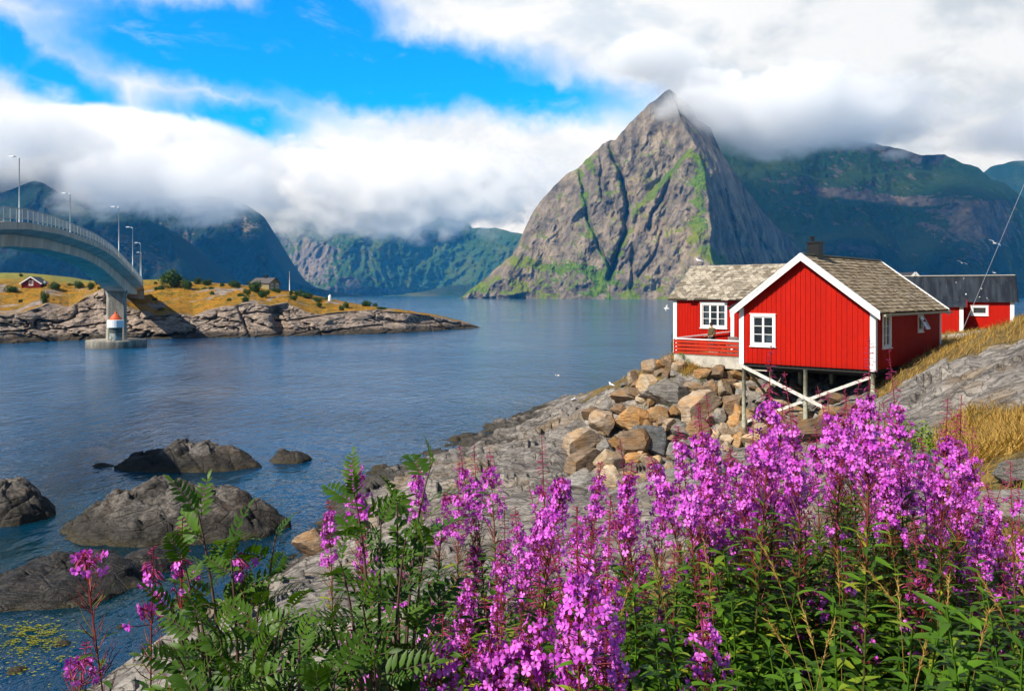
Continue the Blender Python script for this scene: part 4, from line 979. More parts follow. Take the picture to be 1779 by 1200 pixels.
# ------------------------------------------------------------------ headland across the water
HV = [(-260, 604), (0, 598), (100, 592), (200, 590), (300, 588), (400, 586.5), (480, 585), (500, 584), (600, 581), (700, 578), (780, 573), (825, 570.3), (836, 569.2)]
HE = [(-260, 560), (0, 548), (40, 545), (80, 528), (120, 534), (150, 516), (180, 502), (225, 535), (270, 548), (310, 545), (335, 552), (370, 536), (400, 530), (440, 527), (470, 531), (500, 526), (530, 542), (560, 546), (600, 541), (650, 539), (700, 542), (760, 550), (810, 561), (836, 569)]
HC = [(-260, 462), (-100, 470), (0, 474), (40, 474), (90, 478), (130, 489), (170, 487), (235, 486), (262, 486), (285, 485), (330, 489), (400, 493), (450, 498), (490, 503), (540, 513), (580, 521), (640, 531), (700, 539), (760, 547), (810, 559.5), (836, 568.8)]
def head_depths(u):
    Ys = seaY(interp(u, HV)); ze = 9-(interp(u, HE)-HZ)/F*Ys
    Ye = Ys+np.clip(ze, .2, 9)*1.5+1.0; Yc = Ye+interp(u, [(-260, 120), (0, 90), (130, 70), (240, 60), (330, 55), (450, 40), (540, 34), (640, 24), (760, 12), (836, 1)])
    return Ys, Ye, Yc
def m_head(g, b):
    p = g.pos(); gr = g.attr('veg'); nz = g.sep(g.nrm())[2]
    c, h, r = rock_shader(g, b, (.14, .108, .085), (.44, .35, .28), (.33, .21, .12), p, wetz=1.25, s=.42, crack=.8, lich=.25)
    n = g.noise(p, .22, 6, .65); n2 = g.noise(p, 1.6, 5, .7)
    gc = g.mix(g.ss(n, .36, .64), (.46, .205, .012), (.27, .16, .018)); gc = g.mix(g.m('MULTIPLY', g.ss(n2, .48, .6), .75), gc, (.07, .06, .012)); gc = g.mix(g.m('MULTIPLY', g.ss(g.noise(p, .5, 5, .7), .55, .62), .8), gc, (.045, .07, .012))
    gc = g.mix(g.m('MULTIPLY', g.ss(g.sep(p)[1], 228, 250), .8), gc, (.20, .23, .06))
    f = g.ss(g.m('ADD', gr, g.m('MULTIPLY', g.m('SUBTRACT', n2, .5), .7)), .42, .58)
    g.put(b.inputs['Base Color'], g.mix(f, c, gc)); b.inputs['Roughness'].default_value = .92; b.inputs['Specular IOR Level'].default_value = .15
    g.put(b.inputs['Normal'], g.bump(g.m('ADD', h, g.m('MULTIPLY', n2, .25)), 1.0, 1.0))
mhd = mat('headland_rock', m_head)
def build_headland():
    u = np.concatenate([np.linspace(-260, 0, 90)[:-1], np.linspace(0, 836, 900)])[None, :]
    Ys, Ye, Yc = head_depths(u); vs, ve, vc = interp(u, HV), interp(u, HE), interp(u, HC)
    rows = np.concatenate([np.linspace(0, 1, 110), 1+np.linspace(0, 1, 80)[1:]])[:, None]
    ve = ve+3.0*fbm(u/30., u*0, oct=2, seed=3); ve = np.minimum(np.maximum(ve, vc), vs)
    vc = vc+1.0*fbm(u/26., u*0+4, oct=2, seed=6)
    tr = np.clip(rows, 0, 1); tg = np.clip(rows-1, 0, 1)
    v = vs+(ve-vs)*tr+(vc-ve)*tg; Y = Ys+(Ye-Ys)*tr+(Yc-Ye)*tg**.9
    X = (u-CX)/F*Y; Z = CAMZ-(v-HZ)/F*Y
    # joints and ledges in the rock
    w = fbm(X/9, Z/5, Y/9, oct=4, seed=14)
    f1, f2, val = worley(X/9.+w*.9, Z/3.2+w*.7+X/30., 17); e = np.clip((f2-f1)/.12, 0, 1); es = sstep(f2-f1, 0, .35)
    f1b, f2b, valb = worley(X/2.6+w*.6, Z/1.5, 18); eb = np.clip((f2b-f1b)/.2, 0, 1)
    tip = sstep(836-u, 0, 60)
    D = ((val-.5)*3.2*es-(1-e)*-1.6+(valb-.5)*.5-(1-eb)*-.25+fbm(X/6, Z/4, Y/6, oct=5, seed=20)*2.0+ridged(X/5., Z/1.6, oct=4, seed=23)*.5)*np.sin(np.pi*np.clip(tr*.94+.06, 0, 1))**.6*(tg < .02)*tip
    cut = np.exp(-((u-(478+(v-540)*.35))/11)**2)*7*(tg == 0)+np.exp(-((u-(420+(v-550)*.42))/2.5)**2)*3*(tg == 0)     # dark clefts
    D = D+cut*np.sin(np.pi*np.clip(tr*.9+.1, 0, 1))
    k = (Y+D)/Y; X = X*k; Y = Y*k
    Z = Z+tg*(1-tg)*4*(fbm(X/9, Y/9, oct=4, seed=28)*1.1)*tip
    Z = np.where(rows == 0, -1.0, Z)
    veg = np.clip(tg*8+sstep(tr, .86, 1)*.6*(.5+fbm(X/5, Z/3, oct=3, seed=33)), 0, 1)-.75*sstep(fbm(X/7, Y/12, oct=4, seed=36), .12, .3)*(tg < .8)*(tg > 0)
    V = np.stack([X, Y, Z], -1)
    back = []
    for dy, dz in ((12, -.4), (40, -2.5), (90, -8), (130, -16)): q = V[-1].copy(); q[:, 1] += dy*np.clip((836-u[0])/300, .05, 1); q[:, 2] = np.maximum(q[:, 2]+dz, -2); back.append(q)
    V = np.concatenate([V, np.array(back)]); veg = np.concatenate([veg, np.repeat(veg[-1:], 4, 0)])
    return tag(mesh_np('headland', V.reshape(-1, 3), grid_faces(len(V), u.shape[1]), mhd, attrs={'veg': veg}), kind='structure')
build_headland()
def headpt(u, v):
    Ys, Ye, Yc = [float(q) for q in head_depths(np.array(float(u)))]; vs, ve, vc = [float(interp(u, q)) for q in (HV, HE, HC)]
    if v > ve: t = (vs-v)/(vs-ve); Y = Ys+(Ye-Ys)*t
    else: t = min(1, max(0, (ve-v)/max(ve-vc, .01))); Y = Ye+(Yc-Ye)*t**.9; v = max(v, vc)
    return px2w(u, v, Y)

# ------------------------------------------------------------------ bridge
def m_bridge_(g, b):
    p = g.pos(); n = g.noise(g.mapv(p, (1, 1, .25)), .5, 6, .65); f = g.noise(p, 3, 5, .7); st = g.noise(g.mapv(p, (1.5, 1.5, .06)), .8, 4, .6)
    c = g.mix(g.ss(n, .35, .66), (.42, .36, .27), (.62, .54, .42)); c = g.mix(g.m('MULTIPLY', g.ss(st, .54, .7), .55), c, (.22, .19, .145)); c = g.mix(g.m('MULTIPLY', g.ss(f, .55, .7), .3), c, (.2, .18, .15))
    g.put(b.inputs['Base Color'], c); b.inputs['Roughness'].default_value = .92
    g.put(b.inputs['Normal'], g.bump(f, .3, .1))
m_br = mat('bridge_concrete', m_bridge_)
BL = [(30, -28.6, 0), (60, -39, 0), (82, -46.7, 0), (95, -51, 0), (118, -58.3, 0), (145, -67.2, 0), (170, -76.8, 0), (195, -87.5, 0), (206, -92.2, 0)]
def deck_at(Y):
    x = np.interp(Y, [q[0] for q in BL], [q[1] for q in BL]); 
    z = np.interp(Y, [30, 45, 60, 68, 82, 95, 103, 110, 118, 131, 145, 160, 175, 206], [11.0, 12.6, 14.0, 14.6, 15.15, 15.2, 15.15, 14.9, 14.5, 13.4, 12.1, 11.3, 10.9, 10.6])
    return x, z
PIERY = 145.0
def depth_at(Y):      # girder depth: shallow in mid span, deep over the pier
    d = abs(Y-PIERY); half = 50. if Y < PIERY else 50.
    return 1.75+1.0*max(0, 1-d/half)**2.0
def build_bridge():
    br = empty('road_bridge', (deck_at(PIERY)[0], PIERY, 0), 0, 'curved grey concrete road bridge arching to the headland on one tall pier', 'bridge')
    ox, oy = deck_at(PIERY)[0], PIERY
    ys = np.concatenate([np.linspace(31, 60, 12)[:-1], np.linspace(60, 205, 84)])
    def frame(Y):
        x, z = deck_at(Y); x2, _ = deck_at(Y+2); x1, _ = deck_at(Y-2); t = np.array([x2-x1, 4.]); t /= np.linalg.norm(t); s_ = np.array([t[1], -t[0]]); return np.array([x-ox, Y-oy]), s_, z
    def sweep(name, prof, m, parent, smooth=False):
        V = []; n = None
        for Y in ys:
            c, s_, z = frame(Y); pr = prof(Y, z); n = len(pr)
            for (a, h) in pr: V.append((c[0]+s_[0]*a, c[1]+s_[1]*a, h))
        mb = MB(); fs = []
        for i in range(len(ys)-1):
            for k in range(n): fs.append((i*n+k, i*n+(k+1) % n, (i+1)*n+(k+1) % n, (i+1)*n+k))
        fs += [tuple(range(n)), tuple(reversed(range((len(ys)-1)*n, len(ys)*n)))]
        mb.add(V, fs); return mb.build(name, m, parent, smooth)
    W2, B2 = 3.0, 1.75
    sweep('deck', lambda Y, z: [(-W2, z-.35), (-B2, z-.75), (B2, z-.75), (W2, z-.35), (W2, z+.18), (W2-.3, z+.18), (W2-.3, z-.02), (-W2+.3, z-.02), (-W2+.3, z+.18), (-W2, z+.18)], m_br, br)
    sweep('girder', lambda Y, z: [(-B2+.1, z-.78), (-B2+.2, z-depth_at(Y)), (B2-.2, z-depth_at(Y)), (B2-.1, z-.78)], m_br, br)
    m_steel = plain('galvanised_rail', (.20, .24, .26), .5, .1, metal=.4)
    for sg in (-1, 1):
        rl = None
        for nm, h, th in (('railing', 1.25, .09), ('railing', .75, .05), ('railing', .45, .05)):
            pass
        V = MB()
        for h, th in ((1.25, .08), (.45, .04)):
            pts = []
            for Y in ys: c, s_, z = frame(Y); pts.append((c[0]+s_[0]*sg*(W2-.15), c[1]+s_[1]*sg*(W2-.15), z+h))
            V.tube(pts, th/2, 5)
        for Y in np.arange(32, 205, 2.0):
            c, s_, z = frame(Y); x, y = c+s_*sg*(W2-.15); V.box(x-.028, x+.028, y-.028, y+.028, z+.18, z+1.25)
        for Y in np.arange(32, 205, .3):
            c, s_, z = frame(Y); x, y = c+s_*sg*(W2-.15); V.box(x-.007, x+.007, y-.007, y+.007, z+.45, z+1.22)
        V.build('railing', m_steel, br)
    # pier and its round footing
    x, z = deck_at(PIERY); zt = z-depth_at(PIERY)+.1; c, s_, _ = frame(PIERY)
    def m_pier(g, b):
        p = g.pos(); zz = g.sep(p)[2]; n = g.noise(g.mapv(p, (1, 1, .3)), .9, 6, .7); f = g.noise(p, 3.5, 5, .7)
        cc = g.mix(g.ss(n, .36, .64), (.18, .165, .13), (.36, .33, .27)); cc = g.mix(g.m('MULTIPLY', g.ss(f, .56, .68), .5), cc, (.50, .48, .42))
        cc = g.mix(g.m('MULTIPLY', g.ss(g.m('ADD', zz, g.m('MULTIPLY', n, 2)), 2.2, 1.2), .6), cc, (.06, .06, .05))
        g.put(b.inputs['Base Color'], cc); b.inputs['Roughness'].default_value = .92; g.put(b.inputs['Normal'], g.bump(f, .4, .15))
    mpi = mat('pier_concrete', m_pier)
    pr = MB(); t = np.array([-s_[1], s_[0]])
    def ring(hw, hd, z, ch=.35):
        q = [(-hw+ch, -hd), (hw-ch, -hd), (hw, -hd+ch), (hw, hd-ch), (hw-ch, hd), (-hw+ch, hd), (-hw, hd-ch), (-hw, -hd+ch)]
        return [(c[0]+s_[0]*a+t[0]*b_, c[1]+s_[1]*a+t[1]*b_, z) for a, b_ in q]
    zs = [(1.3, 1.6, 1.2), (zt-.9, 1.5, 1.1), (zt+.2, 1.72, 1.25)]
    V = []; [V.extend(ring(hw, hd, zz)) for zz, hw, hd in zs]; pr.add(V, [tuple(i*8+j for j in (k, (k+1) % 8))+tuple(i*8+8+j for j in ((k+1) % 8, k)) for i in range(2) for k in range(8)]); pr.build('pier', mpi, br)
    ft = MB(); ft.lathe([(4.7, -2), (4.8, .1), (4.8, 1.15), (4.65, 1.32), (.1, 1.34)], (c[0], c[1], 0), 40); o = ft.build('pier_footing', mpi, br, smooth=False)
    # abutment
    xa, za = deck_at(200); ab = MB(); cc, ss_, zz = frame(203)
    tt = np.array([-ss_[1], ss_[0]]); P8 = [(cc[0]+ss_[0]*a+tt[0]*b_, cc[1]+ss_[1]*a+tt[1]*b_) for a, b_ in ((-3.1, 0), (3.1, 0), (3.1, 12), (-3.1, 12))]
    ab.hexa([(*p, zz-6) for p in P8]+[(*p, zz-.2) for p in P8]); ab.build('abutment', m_br, br)
    # street lamps on the far parapet
    mlamp = plain('lamp_steel', (.42, .47, .50), .45, .08, metal=.3); mh = plain('lamp_head_grey', (.62, .66, .68), .4, .05)
    proto = None
    desc = ['nearest and tallest looking lamp on the bridge by the left edge', 'second bridge lamp counted from the left edge', 'third bridge lamp from the left, just left of the pier line', 'fourth bridge lamp from the left, over the steep end of the deck', 'fifth bridge lamp from the left, second from the abutment', 'last and smallest looking lamp, nearest the bridge abutment']
    for i, (Y, hh) in enumerate(((91, -2.55), (118, -2.55), (127, 2.5), (145, 2.5), (171, 2.5), (203, 2.5))):
        c, s_, z = frame(Y); x, y = c+s_*hh; lo = (x+ox, y+oy, z)
        if proto is None:
            l = empty('street_lamp', lo); p_ = MB(); p_.tube([(0, 0, -.02), (0, 0, .6)], [.09, .08], 8); p_.tube([(0, 0, .6), (0, 0, 8.2)], [.07, .05], 8); p_.tube([(0, 0, 8.18), (-.25, 0, 8.32), (-.6, 0, 8.36)], .06, 6); p_.build('pole', mlamp, l, smooth=True)
            hd = MB(); hd.hexa([(-1.15, -.14, 8.30), (-.55, -.11, 8.32), (-.55, .11, 8.32), (-1.15, .14, 8.30), (-1.1, -.10, 8.4), (-.55, -.07, 8.44), (-.55, .07, 8.44), (-1.1, .10, 8.4)]); hd.build('lamp_head', mh, l, bevel=.02); proto = l
        else:
            l = proto.copy(); COL.objects.link(l); l.location = lo
            for chd in list(proto.children): k = chd.copy(); COL.objects.link(k); k.parent = l
        tag(l, desc[i], 'street lamp', 'street lamps on the bridge')
    # navigation light in front of the pier
    q = px2w(201, 590, 141.6); bz = 1.34
    bc = empty('harbour_light', (q[0], 141.6, bz), 0, 'small sector light with white lantern room and red cone roof on the pier footing', 'beacon')
    def m_mott(g, b):
        n = g.noise(g.obj(), 1.6, 5, .7); g.put(b.inputs['Base Color'], g.mix(g.ss(n, .4, .6), (.08, .10, .09), (.36, .38, .35))); b.inputs['Roughness'].default_value = .8
    mb = MB(); mb.lathe([(1.02, 0), (1.0, .1), (1.0, 1.25)], n=24); mb.build('base', mat('mottled_base', m_mott), bc, smooth=False)
    mb = MB(); mb.lathe([(1.02, 1.25), (1.02, 2.15)], n=24); mb.build('column', plain('dark_green_band', (.06, .075, .06), .7), bc)
    mb = MB(); mb.lathe([(1.3, 2.15), (1.3, 3.35), (1.2, 3.4)], n=24); mb.build('lantern_room', plain('chalk_white', (.78, .80, .80), .5, .05), bc)
    mb = MB(); mb.lathe([(.95, 3.4), (.95, 3.6), (.45, 4.25), (.2, 4.4), (.12, 4.75), (.02, 4.85)], n=24); mb.build('cone_roof', plain('signal_red', (.62, .10, .03), .5, .1), bc)
build_bridge()

# ------------------------------------------------------------------ what stands on the headland
q = headpt(54, 499)
small_house('red_house', (q[0], q[1], q[2]-.3), math.radians(10), 4.6, 6, 1.4, 3.0, mat('maroon_boards', m_paint, col=(.16, .012, .012)), m_darkroof, 'small dark red house with white gable trim far left on the headland', 'house', wins=1)
q = headpt(463, 503)
hs = small_house('bungalow', (q[0]+1.5, q[1]+2, q[2]-.4), math.radians(70), 4.6, 5.6, 2.2, 3.5, plain('ochre_wall', (.26, .22, .10), .8), plain('dull_brown_roof', (.09, .08, .075), .7), 'low ochre bungalow with grey brown roof among bushes on the headland', 'house', white=False, chim=True, wins=2)
q = headpt(503, 506); mb = MB(); mb.tube([(q[0], q[1], q[2]-.5), (q[0], q[1], q[2]+5.2)], [.11, .07], 8); fp = mb.build('flagpole', m_white, smooth=True); tag(fp, 'thin white flagpole beside the ochre bungalow', 'pole')
mb = MB(); mb.lathe([(.0, 5.2), (.12, 5.28), (.0, 5.4)], (q[0], q[1], q[2]), 8); mb.build('finial', m_white, fp)
q = headpt(573, 524); mb = MB(); mb.lathe([(.5, -.6), (.42, 1.3), (.3, 1.6), (.03, 1.9)], tuple(q), 14); tag(mb.build('sea_mark', m_white, smooth=False), 'small white conical sea mark at the end of the headland grass', 'beacon')
# bushes
def m_leafy(g, b, c1=(.03, .07, .012), c2=(.10, .17, .03)):
    r = g.noise(g.obj(), 6, 3, .7)
    g.put(b.inputs['Base Color'], g.mix(g.ss(r, .3, .7), c1, c2)); b.inputs['Roughness'].default_value = .7; b.inputs['Specular IOR Level'].default_value = .2
m_bush = mat('bush_leaves', m_leafy, c1=(.012, .04, .006), c2=(.055, .105, .012)); m_stem = plain('bark', (.10, .075, .05), .9)
def leaf_cloud(rs, n, size, lobes, flat=1.0):
    V = []; Fc = []
    c = np.array([l[:3] for l in lobes]); r = np.array([l[3] for l in lobes]); pick = rs.choice(len(lobes), n, p=r**2/np.sum(r**2))
    d = rs.normal(size=(n, 3)); d /= np.linalg.norm(d, axis=1)[:, None]; rad = r[pick]*(rs.uniform(.35, 1.06, n)**.6)
    p = c[pick]+d*rad[:, None]*np.array([1, 1, flat]); a = rs.normal(size=(n, 3)); a /= np.linalg.norm(a, axis=1)[:, None]; b_ = np.cross(a, d+.5*rs.normal(size=(n, 3))); b_ /= np.linalg.norm(b_, axis=1)[:, None]
    s = size*rs.uniform(.6, 1.3, n)[:, None]
    V = np.stack([p-a*s, p+b_*s*.45, p+a*s, p-b_*s*.45], 1).reshape(-1, 3); Fc = np.arange(n*4).reshape(-1, 4)
    return V, Fc
RS = np.random.default_rng(5)
BV = []
for k in range(4):
    lb = [(RS.uniform(-.55, .55), RS.uniform(-.4, .4), RS.uniform(.3, .75), RS.uniform(.25, .5)) for _ in range(7)]+[(0, 0, .45, .55)]
    v, f = leaf_cloud(RS, 1300, .085, lb); v[:, 2] = np.maximum(v[:, 2], .02); BV.append((v, f))
BUSH = [(297, 499, 46, 30, 'largest dark green bush on the headland right of the bridge end'), (325, 503, 22, 20, 'bush on the right flank of the largest headland bush'), (342, 494, 16, 14, 'small round bush second to the right of the largest headland bush'), (360, 495, 20, 12, None), (408, 498, 26, 12, None), (430, 512, 14, 12, None), (425, 525, 18, 13, 'green bush low on the orange slope under the bungalow'),
        (443, 508, 24, 22, 'bush hiding the left wall of the bungalow'), (455, 516, 14, 12, None), (484, 509, 8, 9, None), (505, 512, 9, 10, 'little bush at the foot of the flagpole'), (515, 512, 10, 9, None), (536, 518, 26, 12, 'wide low bush right of the flagpole'), (552, 522, 20, 8, None), (601, 533, 14, 10, 'round bush past the white sea mark'), (634, 533, 20, 13, 'pointed bush on the headland crest near its tip'), (665, 537, 24, 6, None),
        (170, 497, 16, 26, 'tall narrow bush behind the bridge pier'), (96, 501, 24, 12, 'bush right of the small dark red house'), (120, 499, 14, 9, None), (139, 500, 20, 13, None), (158, 503, 18, 14, None), (22, 507, 26, 12, 'bush left of the small dark red house'), (75, 527, 16, 24, 'dark upright shrub on the slope below the small dark red house'), (386, 497, 10, 8, None), (280, 505, 16, 12, None)]
_rb = random.Random(3)
for _ in range(44):
    _u = _rb.choice([_rb.uniform(0, 190), _rb.uniform(255, 760), _rb.uniform(255, 560)]); _vc, _ve = float(interp(_u, HC)), float(interp(_u, HE)); _t = _rb.uniform(0, 1)**1.6; _w = _rb.uniform(5, 15)
    BUSH.append((_u, _vc+(_ve-_vc)*_t*.9, _w, _w*_rb.uniform(.4, .95), None))
for i, (u, v, w, h, lab) in enumerate(BUSH):
    q = headpt(u, v); s = w/F*q[1]/1.7; hz = h/F*q[1]/1.05; vv, ff = BV[i % 4]
    o = empty('bush', (q[0], q[1], q[2]-.25), i*1.7, lab or 'small green bush in the orange grass of the headland', 'bush', 'bushes on the headland')
    if i < 4: c = mesh_np('crown', vv, ff, m_bush, smooth=False, parent=o)
    else: c = BP[i % 4].copy(); COL.objects.link(c); c.parent = o
    if i == 0: BP = {}
    if i < 4: BP[i] = c
    c.scale = (s, s, hz)
    mb = MB(); mb.tube([(0, 0, -.2), (.05, 0, hz*.5)], [.07, .03], 6); mb.build('stem', m_stem, o)
# gulls
m_gull = plain('gull_white', (.80, .80, .80), .7, .05); m_gw = plain('gull_grey', (.40, .42, .45), .7, .05); m_bill = plain('gull_bill', (.6, .35, .05), .5)
def gull(p, rz, flying, label, s=1.0, roll=0.):
    o = empty('gull', p, rz, label, 'gull', 'gulls about the shore'); o.scale = (s, s, s); o.rotation_euler = (roll, 0, rz)
    mb = MB(); n = 12
    prof = [(-.30, .012, 0), (-.20, .05, 0), (-.06, .075, 0), (.08, .07, .012), (.16, .045, .03), (.21, .044, .045), (.26, .03, .045), (.275, .01, .04)] if flying else [(-.30, .012, .12), (-.2, .045, .14), (-.06, .08, .17), (.07, .08, .20), (.13, .05, .26), (.16, .045, .31), (.20, .04, .33), (.225, .012, .325)]
    mb.tube([(a, 0, z) for a, r, z in prof], [r for a, r, z in prof], n); b = mb.build('body', m_gull, o, smooth=True)
    e = prof[-1]; mb = MB(); mb.tube([(e[0]-.01, 0, e[2]), (e[0]+.06, 0, e[2]-.012)], [.012, .003], 6); mb.build('bill', m_bill, o)
    for sg in (-1, 1):
        mb = MB()
        if flying:
            P = [(.10, .04, .03), (-.09, .04, .03), (.13, .30, .16), (-.05, .30, .15), (.04, .58, .12), (-.04, .56, .115), (-.10, .70, .08)]
            P = [(a, sg*b_, c) for a, b_, c in P]; P2 = [(a, b_, c-.016) for a, b_, c in P]
            fs = [(0, 1, 3, 2), (2, 3, 5, 4), (4, 5, 6)]; mb.add(P+P2, fs+[tuple(7+i for i in reversed(f)) for f in fs]+[(0, 2, 9, 7), (2, 4, 11, 9), (4, 6, 13, 11), (1, 8, 10, 3), (3, 10, 12, 5), (5, 12, 13, 6)])
        else:
            mb.tube([(.08, sg*.07, .20), (-.1, sg*.075, .18), (-.34, sg*.02, .13)], [.045, .04, .006], 8); 
        mb.build('wing', m_gw, o)
    if not flying:
        for sg in (-1, 1): mb = MB(); mb.tube([(.0, sg*.03, .11), (.0, sg*.03, 0)], .008, 5); mb.box(-.01, .05, sg*.03-.02, sg*.03+.02, 0, .008); mb.build('leg', m_bill, o)
gp = loc2w((-8.1+.25, 9.8, 5.2)); gull(gp, math.radians(160), False, 'gull perched on the left end of the slate wing roof', 1.0)
gull(px2w(968, 652, 60), 2.4, True, 'white gull gliding low over the water left of the boulders', .7, .3)
gull(px2w(1158, 536, 62), 2.8, True, 'white gull flying past the left corner of the wing', .7, -.5)
gull(px2w(1728, 423, 52), .5, True, 'large white gull flying beside the guy wire', .62, .5)
gull(px2w(1671, 457, 90), 1.0, True, 'tiny distant gull over the black roofed shed', .8, .4)
gull(px2w(1727, 474, 110), 2.0, True, 'second tiny gull between the guy wire and the shed ridge', .8, .4)
q = to_ground(996, 697, 30, 90)
if q is not None: gull((q[0], q[1], q[2]), .4, False, 'gull standing at the water edge on the grey slab', .8)
q = to_ground(1062, 684, 30, 90)
if q is not None: gull((q[0], q[1], q[2]+.35), 2.2, False, 'gull standing on the outermost boulders', .8)

# ------------------------------------------------------------------ boulders
def m_boulder_(g, b, c1=(.20, .15, .10), c2=(.42, .33, .24), c3=(.40, .22, .08)):
    tc = g.obj(); rn = g.rnd()
    p = g.vm('ADD', tc, g.comb(g.m('MULTIPLY', rn, 37), g.m('MULTIPLY', rn, 91), 0.))
    big = g.noise(p, 1.1, 4, .6); mid = g.noise(p, 3.2, 6, .68); fine = g.noise(p, 14, 5, .7); st = g.noise(g.mapv(p, (1, 1, 4.5), (.5, .3, 0)), 2.2, 5, .6)
    c = g.mix(g.ss(g.m('ADD', g.m('MULTIPLY', mid, .5), g.m('MULTIPLY', st, .5)), .36, .64), c1, c2)
    c = g.mix(g.m('MULTIPLY', g.ss(big, .46, .62), .55), c, c3)
    c = g.mix(g.m('MULTIPLY', g.ss(fine, .54, .7), .5), c, tuple(q*.35 for q in c1))
    c = g.vm('SCALE', c, scale=g.ss(rn, 0, 1, .75, 1.15))
    g.put(b.inputs['Base Color'], c); b.inputs['Roughness'].default_value = .9; b.inputs['Specular IOR Level'].default_value = .2
    g.put(b.inputs['Normal'], g.bump(g.m('ADD', g.m('MULTIPLY', st, .12), g.m('ADD', g.m('MULTIPLY', mid, .08), g.m('MULTIPLY', fine, .03))), .8, 1.0))
BM = {'tan': mat('boulder_tan', m_boulder_), 'orange': mat('boulder_orange', m_boulder_, c1=(.24, .14, .065), c2=(.47, .31, .16), c3=(.46, .21, .05)),
      'brown': mat('boulder_brown', m_boulder_, c1=(.12, .085, .055), c2=(.30, .215, .145), c3=(.30, .16, .06)), 'grey': mat('boulder_grey', m_boulder_, c1=(.13, .125, .115), c2=(.33, .31, .28), c3=(.25, .20, .14)),
      'pale': mat('boulder_pale', m_boulder_, c1=(.30, .22, .13), c2=(.56, .46, .34), c3=(.50, .30, .12)), 'slate': mat('boulder_slate', m_boulder_, c1=(.055, .058, .06), c2=(.17, .175, .175), c3=(.12, .11, .09))}
BS = {}
def boulder_mesh(k, col):
    if (k, col) in BS: return BS[(k, col)]
    rs = np.random.default_rng(100+k); V, Fc = ico(4); V = V.copy()
    for i in range(12):
        n = rs.normal(size=3); n /= np.linalg.norm(n); d = rs.uniform(.46, .76)
        s = V@n-d; m = s > 0; V[m] -= np.outer(s[m], n)*.97
    n0 = V/np.linalg.norm(V, axis=1)[:, None]
    V = V*(1+.09*fbm(V[:, 0]*1.6+k, V[:, 1]*1.6, V[:, 2]*1.6, oct=5, seed=k)[:, None])
    V = V+n0*(.035*ridged(V[:, 0]*2.5+k, V[:, 1]*2.5, V[:, 2]*5, oct=3, seed=k+60)[:, None]-.03)
    V /= np.abs(V).max(axis=0)
    o = mesh_np('boulder', V, Fc, BM[col], smooth=False); me = o.data; bpy.data.objects.remove(o); 
    try: me.polygons.foreach_set('use_smooth', [True]*len(me.polygons)); me.set_sharp_from_angle(angle=math.radians(28))
    except Exception: pass
    BS[(k, col)] = me; return me
ZB = """850 180 150 150 tan;720 290 100 150 tan;840 310 140 170 pale;620 420 200 130 brown;1000 390 340 230 grey;1010 150 90 110 brown;960 225 120 70 tan;1090 190 130 90 tan;1300 230 140 90 orange;1420 225 170 110 brown;1590 245 150 110 orange;1240 350 170 100 tan;1370 375 115 150 brown;1480 375 135 155 pale;1205 420 150 75 brown;1610 430 110 110 grey;1230 535 370 250 tan;1430 475 105 80 tan;1540 510 170 190 brown;1440 590 130 160 grey;1340 625 130 130 tan;1595 560 110 120 orange;735 405 95 90 brown;800 455 100 90 pale;875 560 120 80 orange;960 590 160 140 orange;725 615 280 250 orange;480 640 210 210 tan;385 585 170 125 brown;485 515 130 90 grey;250 835 310 230 tan;700 805 260 250 brown;480 855 125 150 grey;565 815 120 125 orange;880 795 290 230 slate;930 675 80 80 orange;1080 715 180 190 grey;1260 705 190 240 brown;740 950 260 105 orange;520 990 240 190 pale;280 995 340 210 brown;535 1110 240 170 pale;300 1135 260 180 grey;1090 905 160 160 grey;1390 745 95 90 pale;1480 705 125 100 tan;1565 645 125 150 orange;1615 715 120 150 tan;1500 785 125 100 pale;1590 790 115 115 orange;1380 835 180 140 tan;1500 855 95 90 pale;1160 620 110 90 brown;1150 1010 150 110 tan;1700 690 110 110 tan;1690 590 120 100 orange;1690 800 120 110 brown;1760 560 120 90 brown;1790 640 130 100 tan;1780 740 130 100 orange"""
BL_ = []
for q in ZB.split(';'):
    x, y, w, h, c = q.split(); BL_.append((950+float(x)/4.8, 600+float(y)/4.8, float(w)/4.8, float(h)/4.8, c))
BL_ += [(1330, 745, 36, 26, 'tan'), (1352, 728, 34, 26, 'orange'), (1372, 742, 62, 34, 'brown'), (1388, 716, 36, 24, 'tan'), (1425, 748, 84, 40, 'brown'), (1440, 722, 40, 26, 'orange'), (1462, 735, 40, 26, 'tan'), (1475, 712, 34, 24, 'brown'), (1405, 700, 32, 22, 'grey'), (1360, 700, 34, 24, 'tan'),
        (1310, 765, 40, 28, 'pale'), (1480, 755, 46, 28, 'tan'), (1335, 680, 36, 26, 'tan'), (1385, 680, 36, 24, 'brown'), (1450, 690, 34, 24, 'brown')]
rb = random.Random(9)
def put_boulder(u, v, w, h, col, lab, i, fl=1.0, name='boulder', cat='boulder', grp='boulders of the rubble bank'):
    q = to_ground(u, v+h*.28, 5, 80)
    if q is None: return None
    Y = q[1]-.1; c = px2w(u, v, Y); r = np.array([w/2/F*Y, (w+h)/4/F*Y*.95, h/2/F*Y])*1.28
    o = bpy.data.objects.new(name, boulder_mesh(i % 9, col)); COL.objects.link(o)
    o.location = c; o.scale = r; o.rotation_euler = (rb.uniform(-.12, .12), rb.uniform(-.16, .16), rb.choice((0, math.pi))+rb.uniform(-.3, .3))
    return tag(o, lab, cat, grp)
rows = [(0, 652, 'top'), (652, 690, 'second'), (690, 722, 'third'), (722, 760, 'fourth'), (760, 900, 'bottom')]
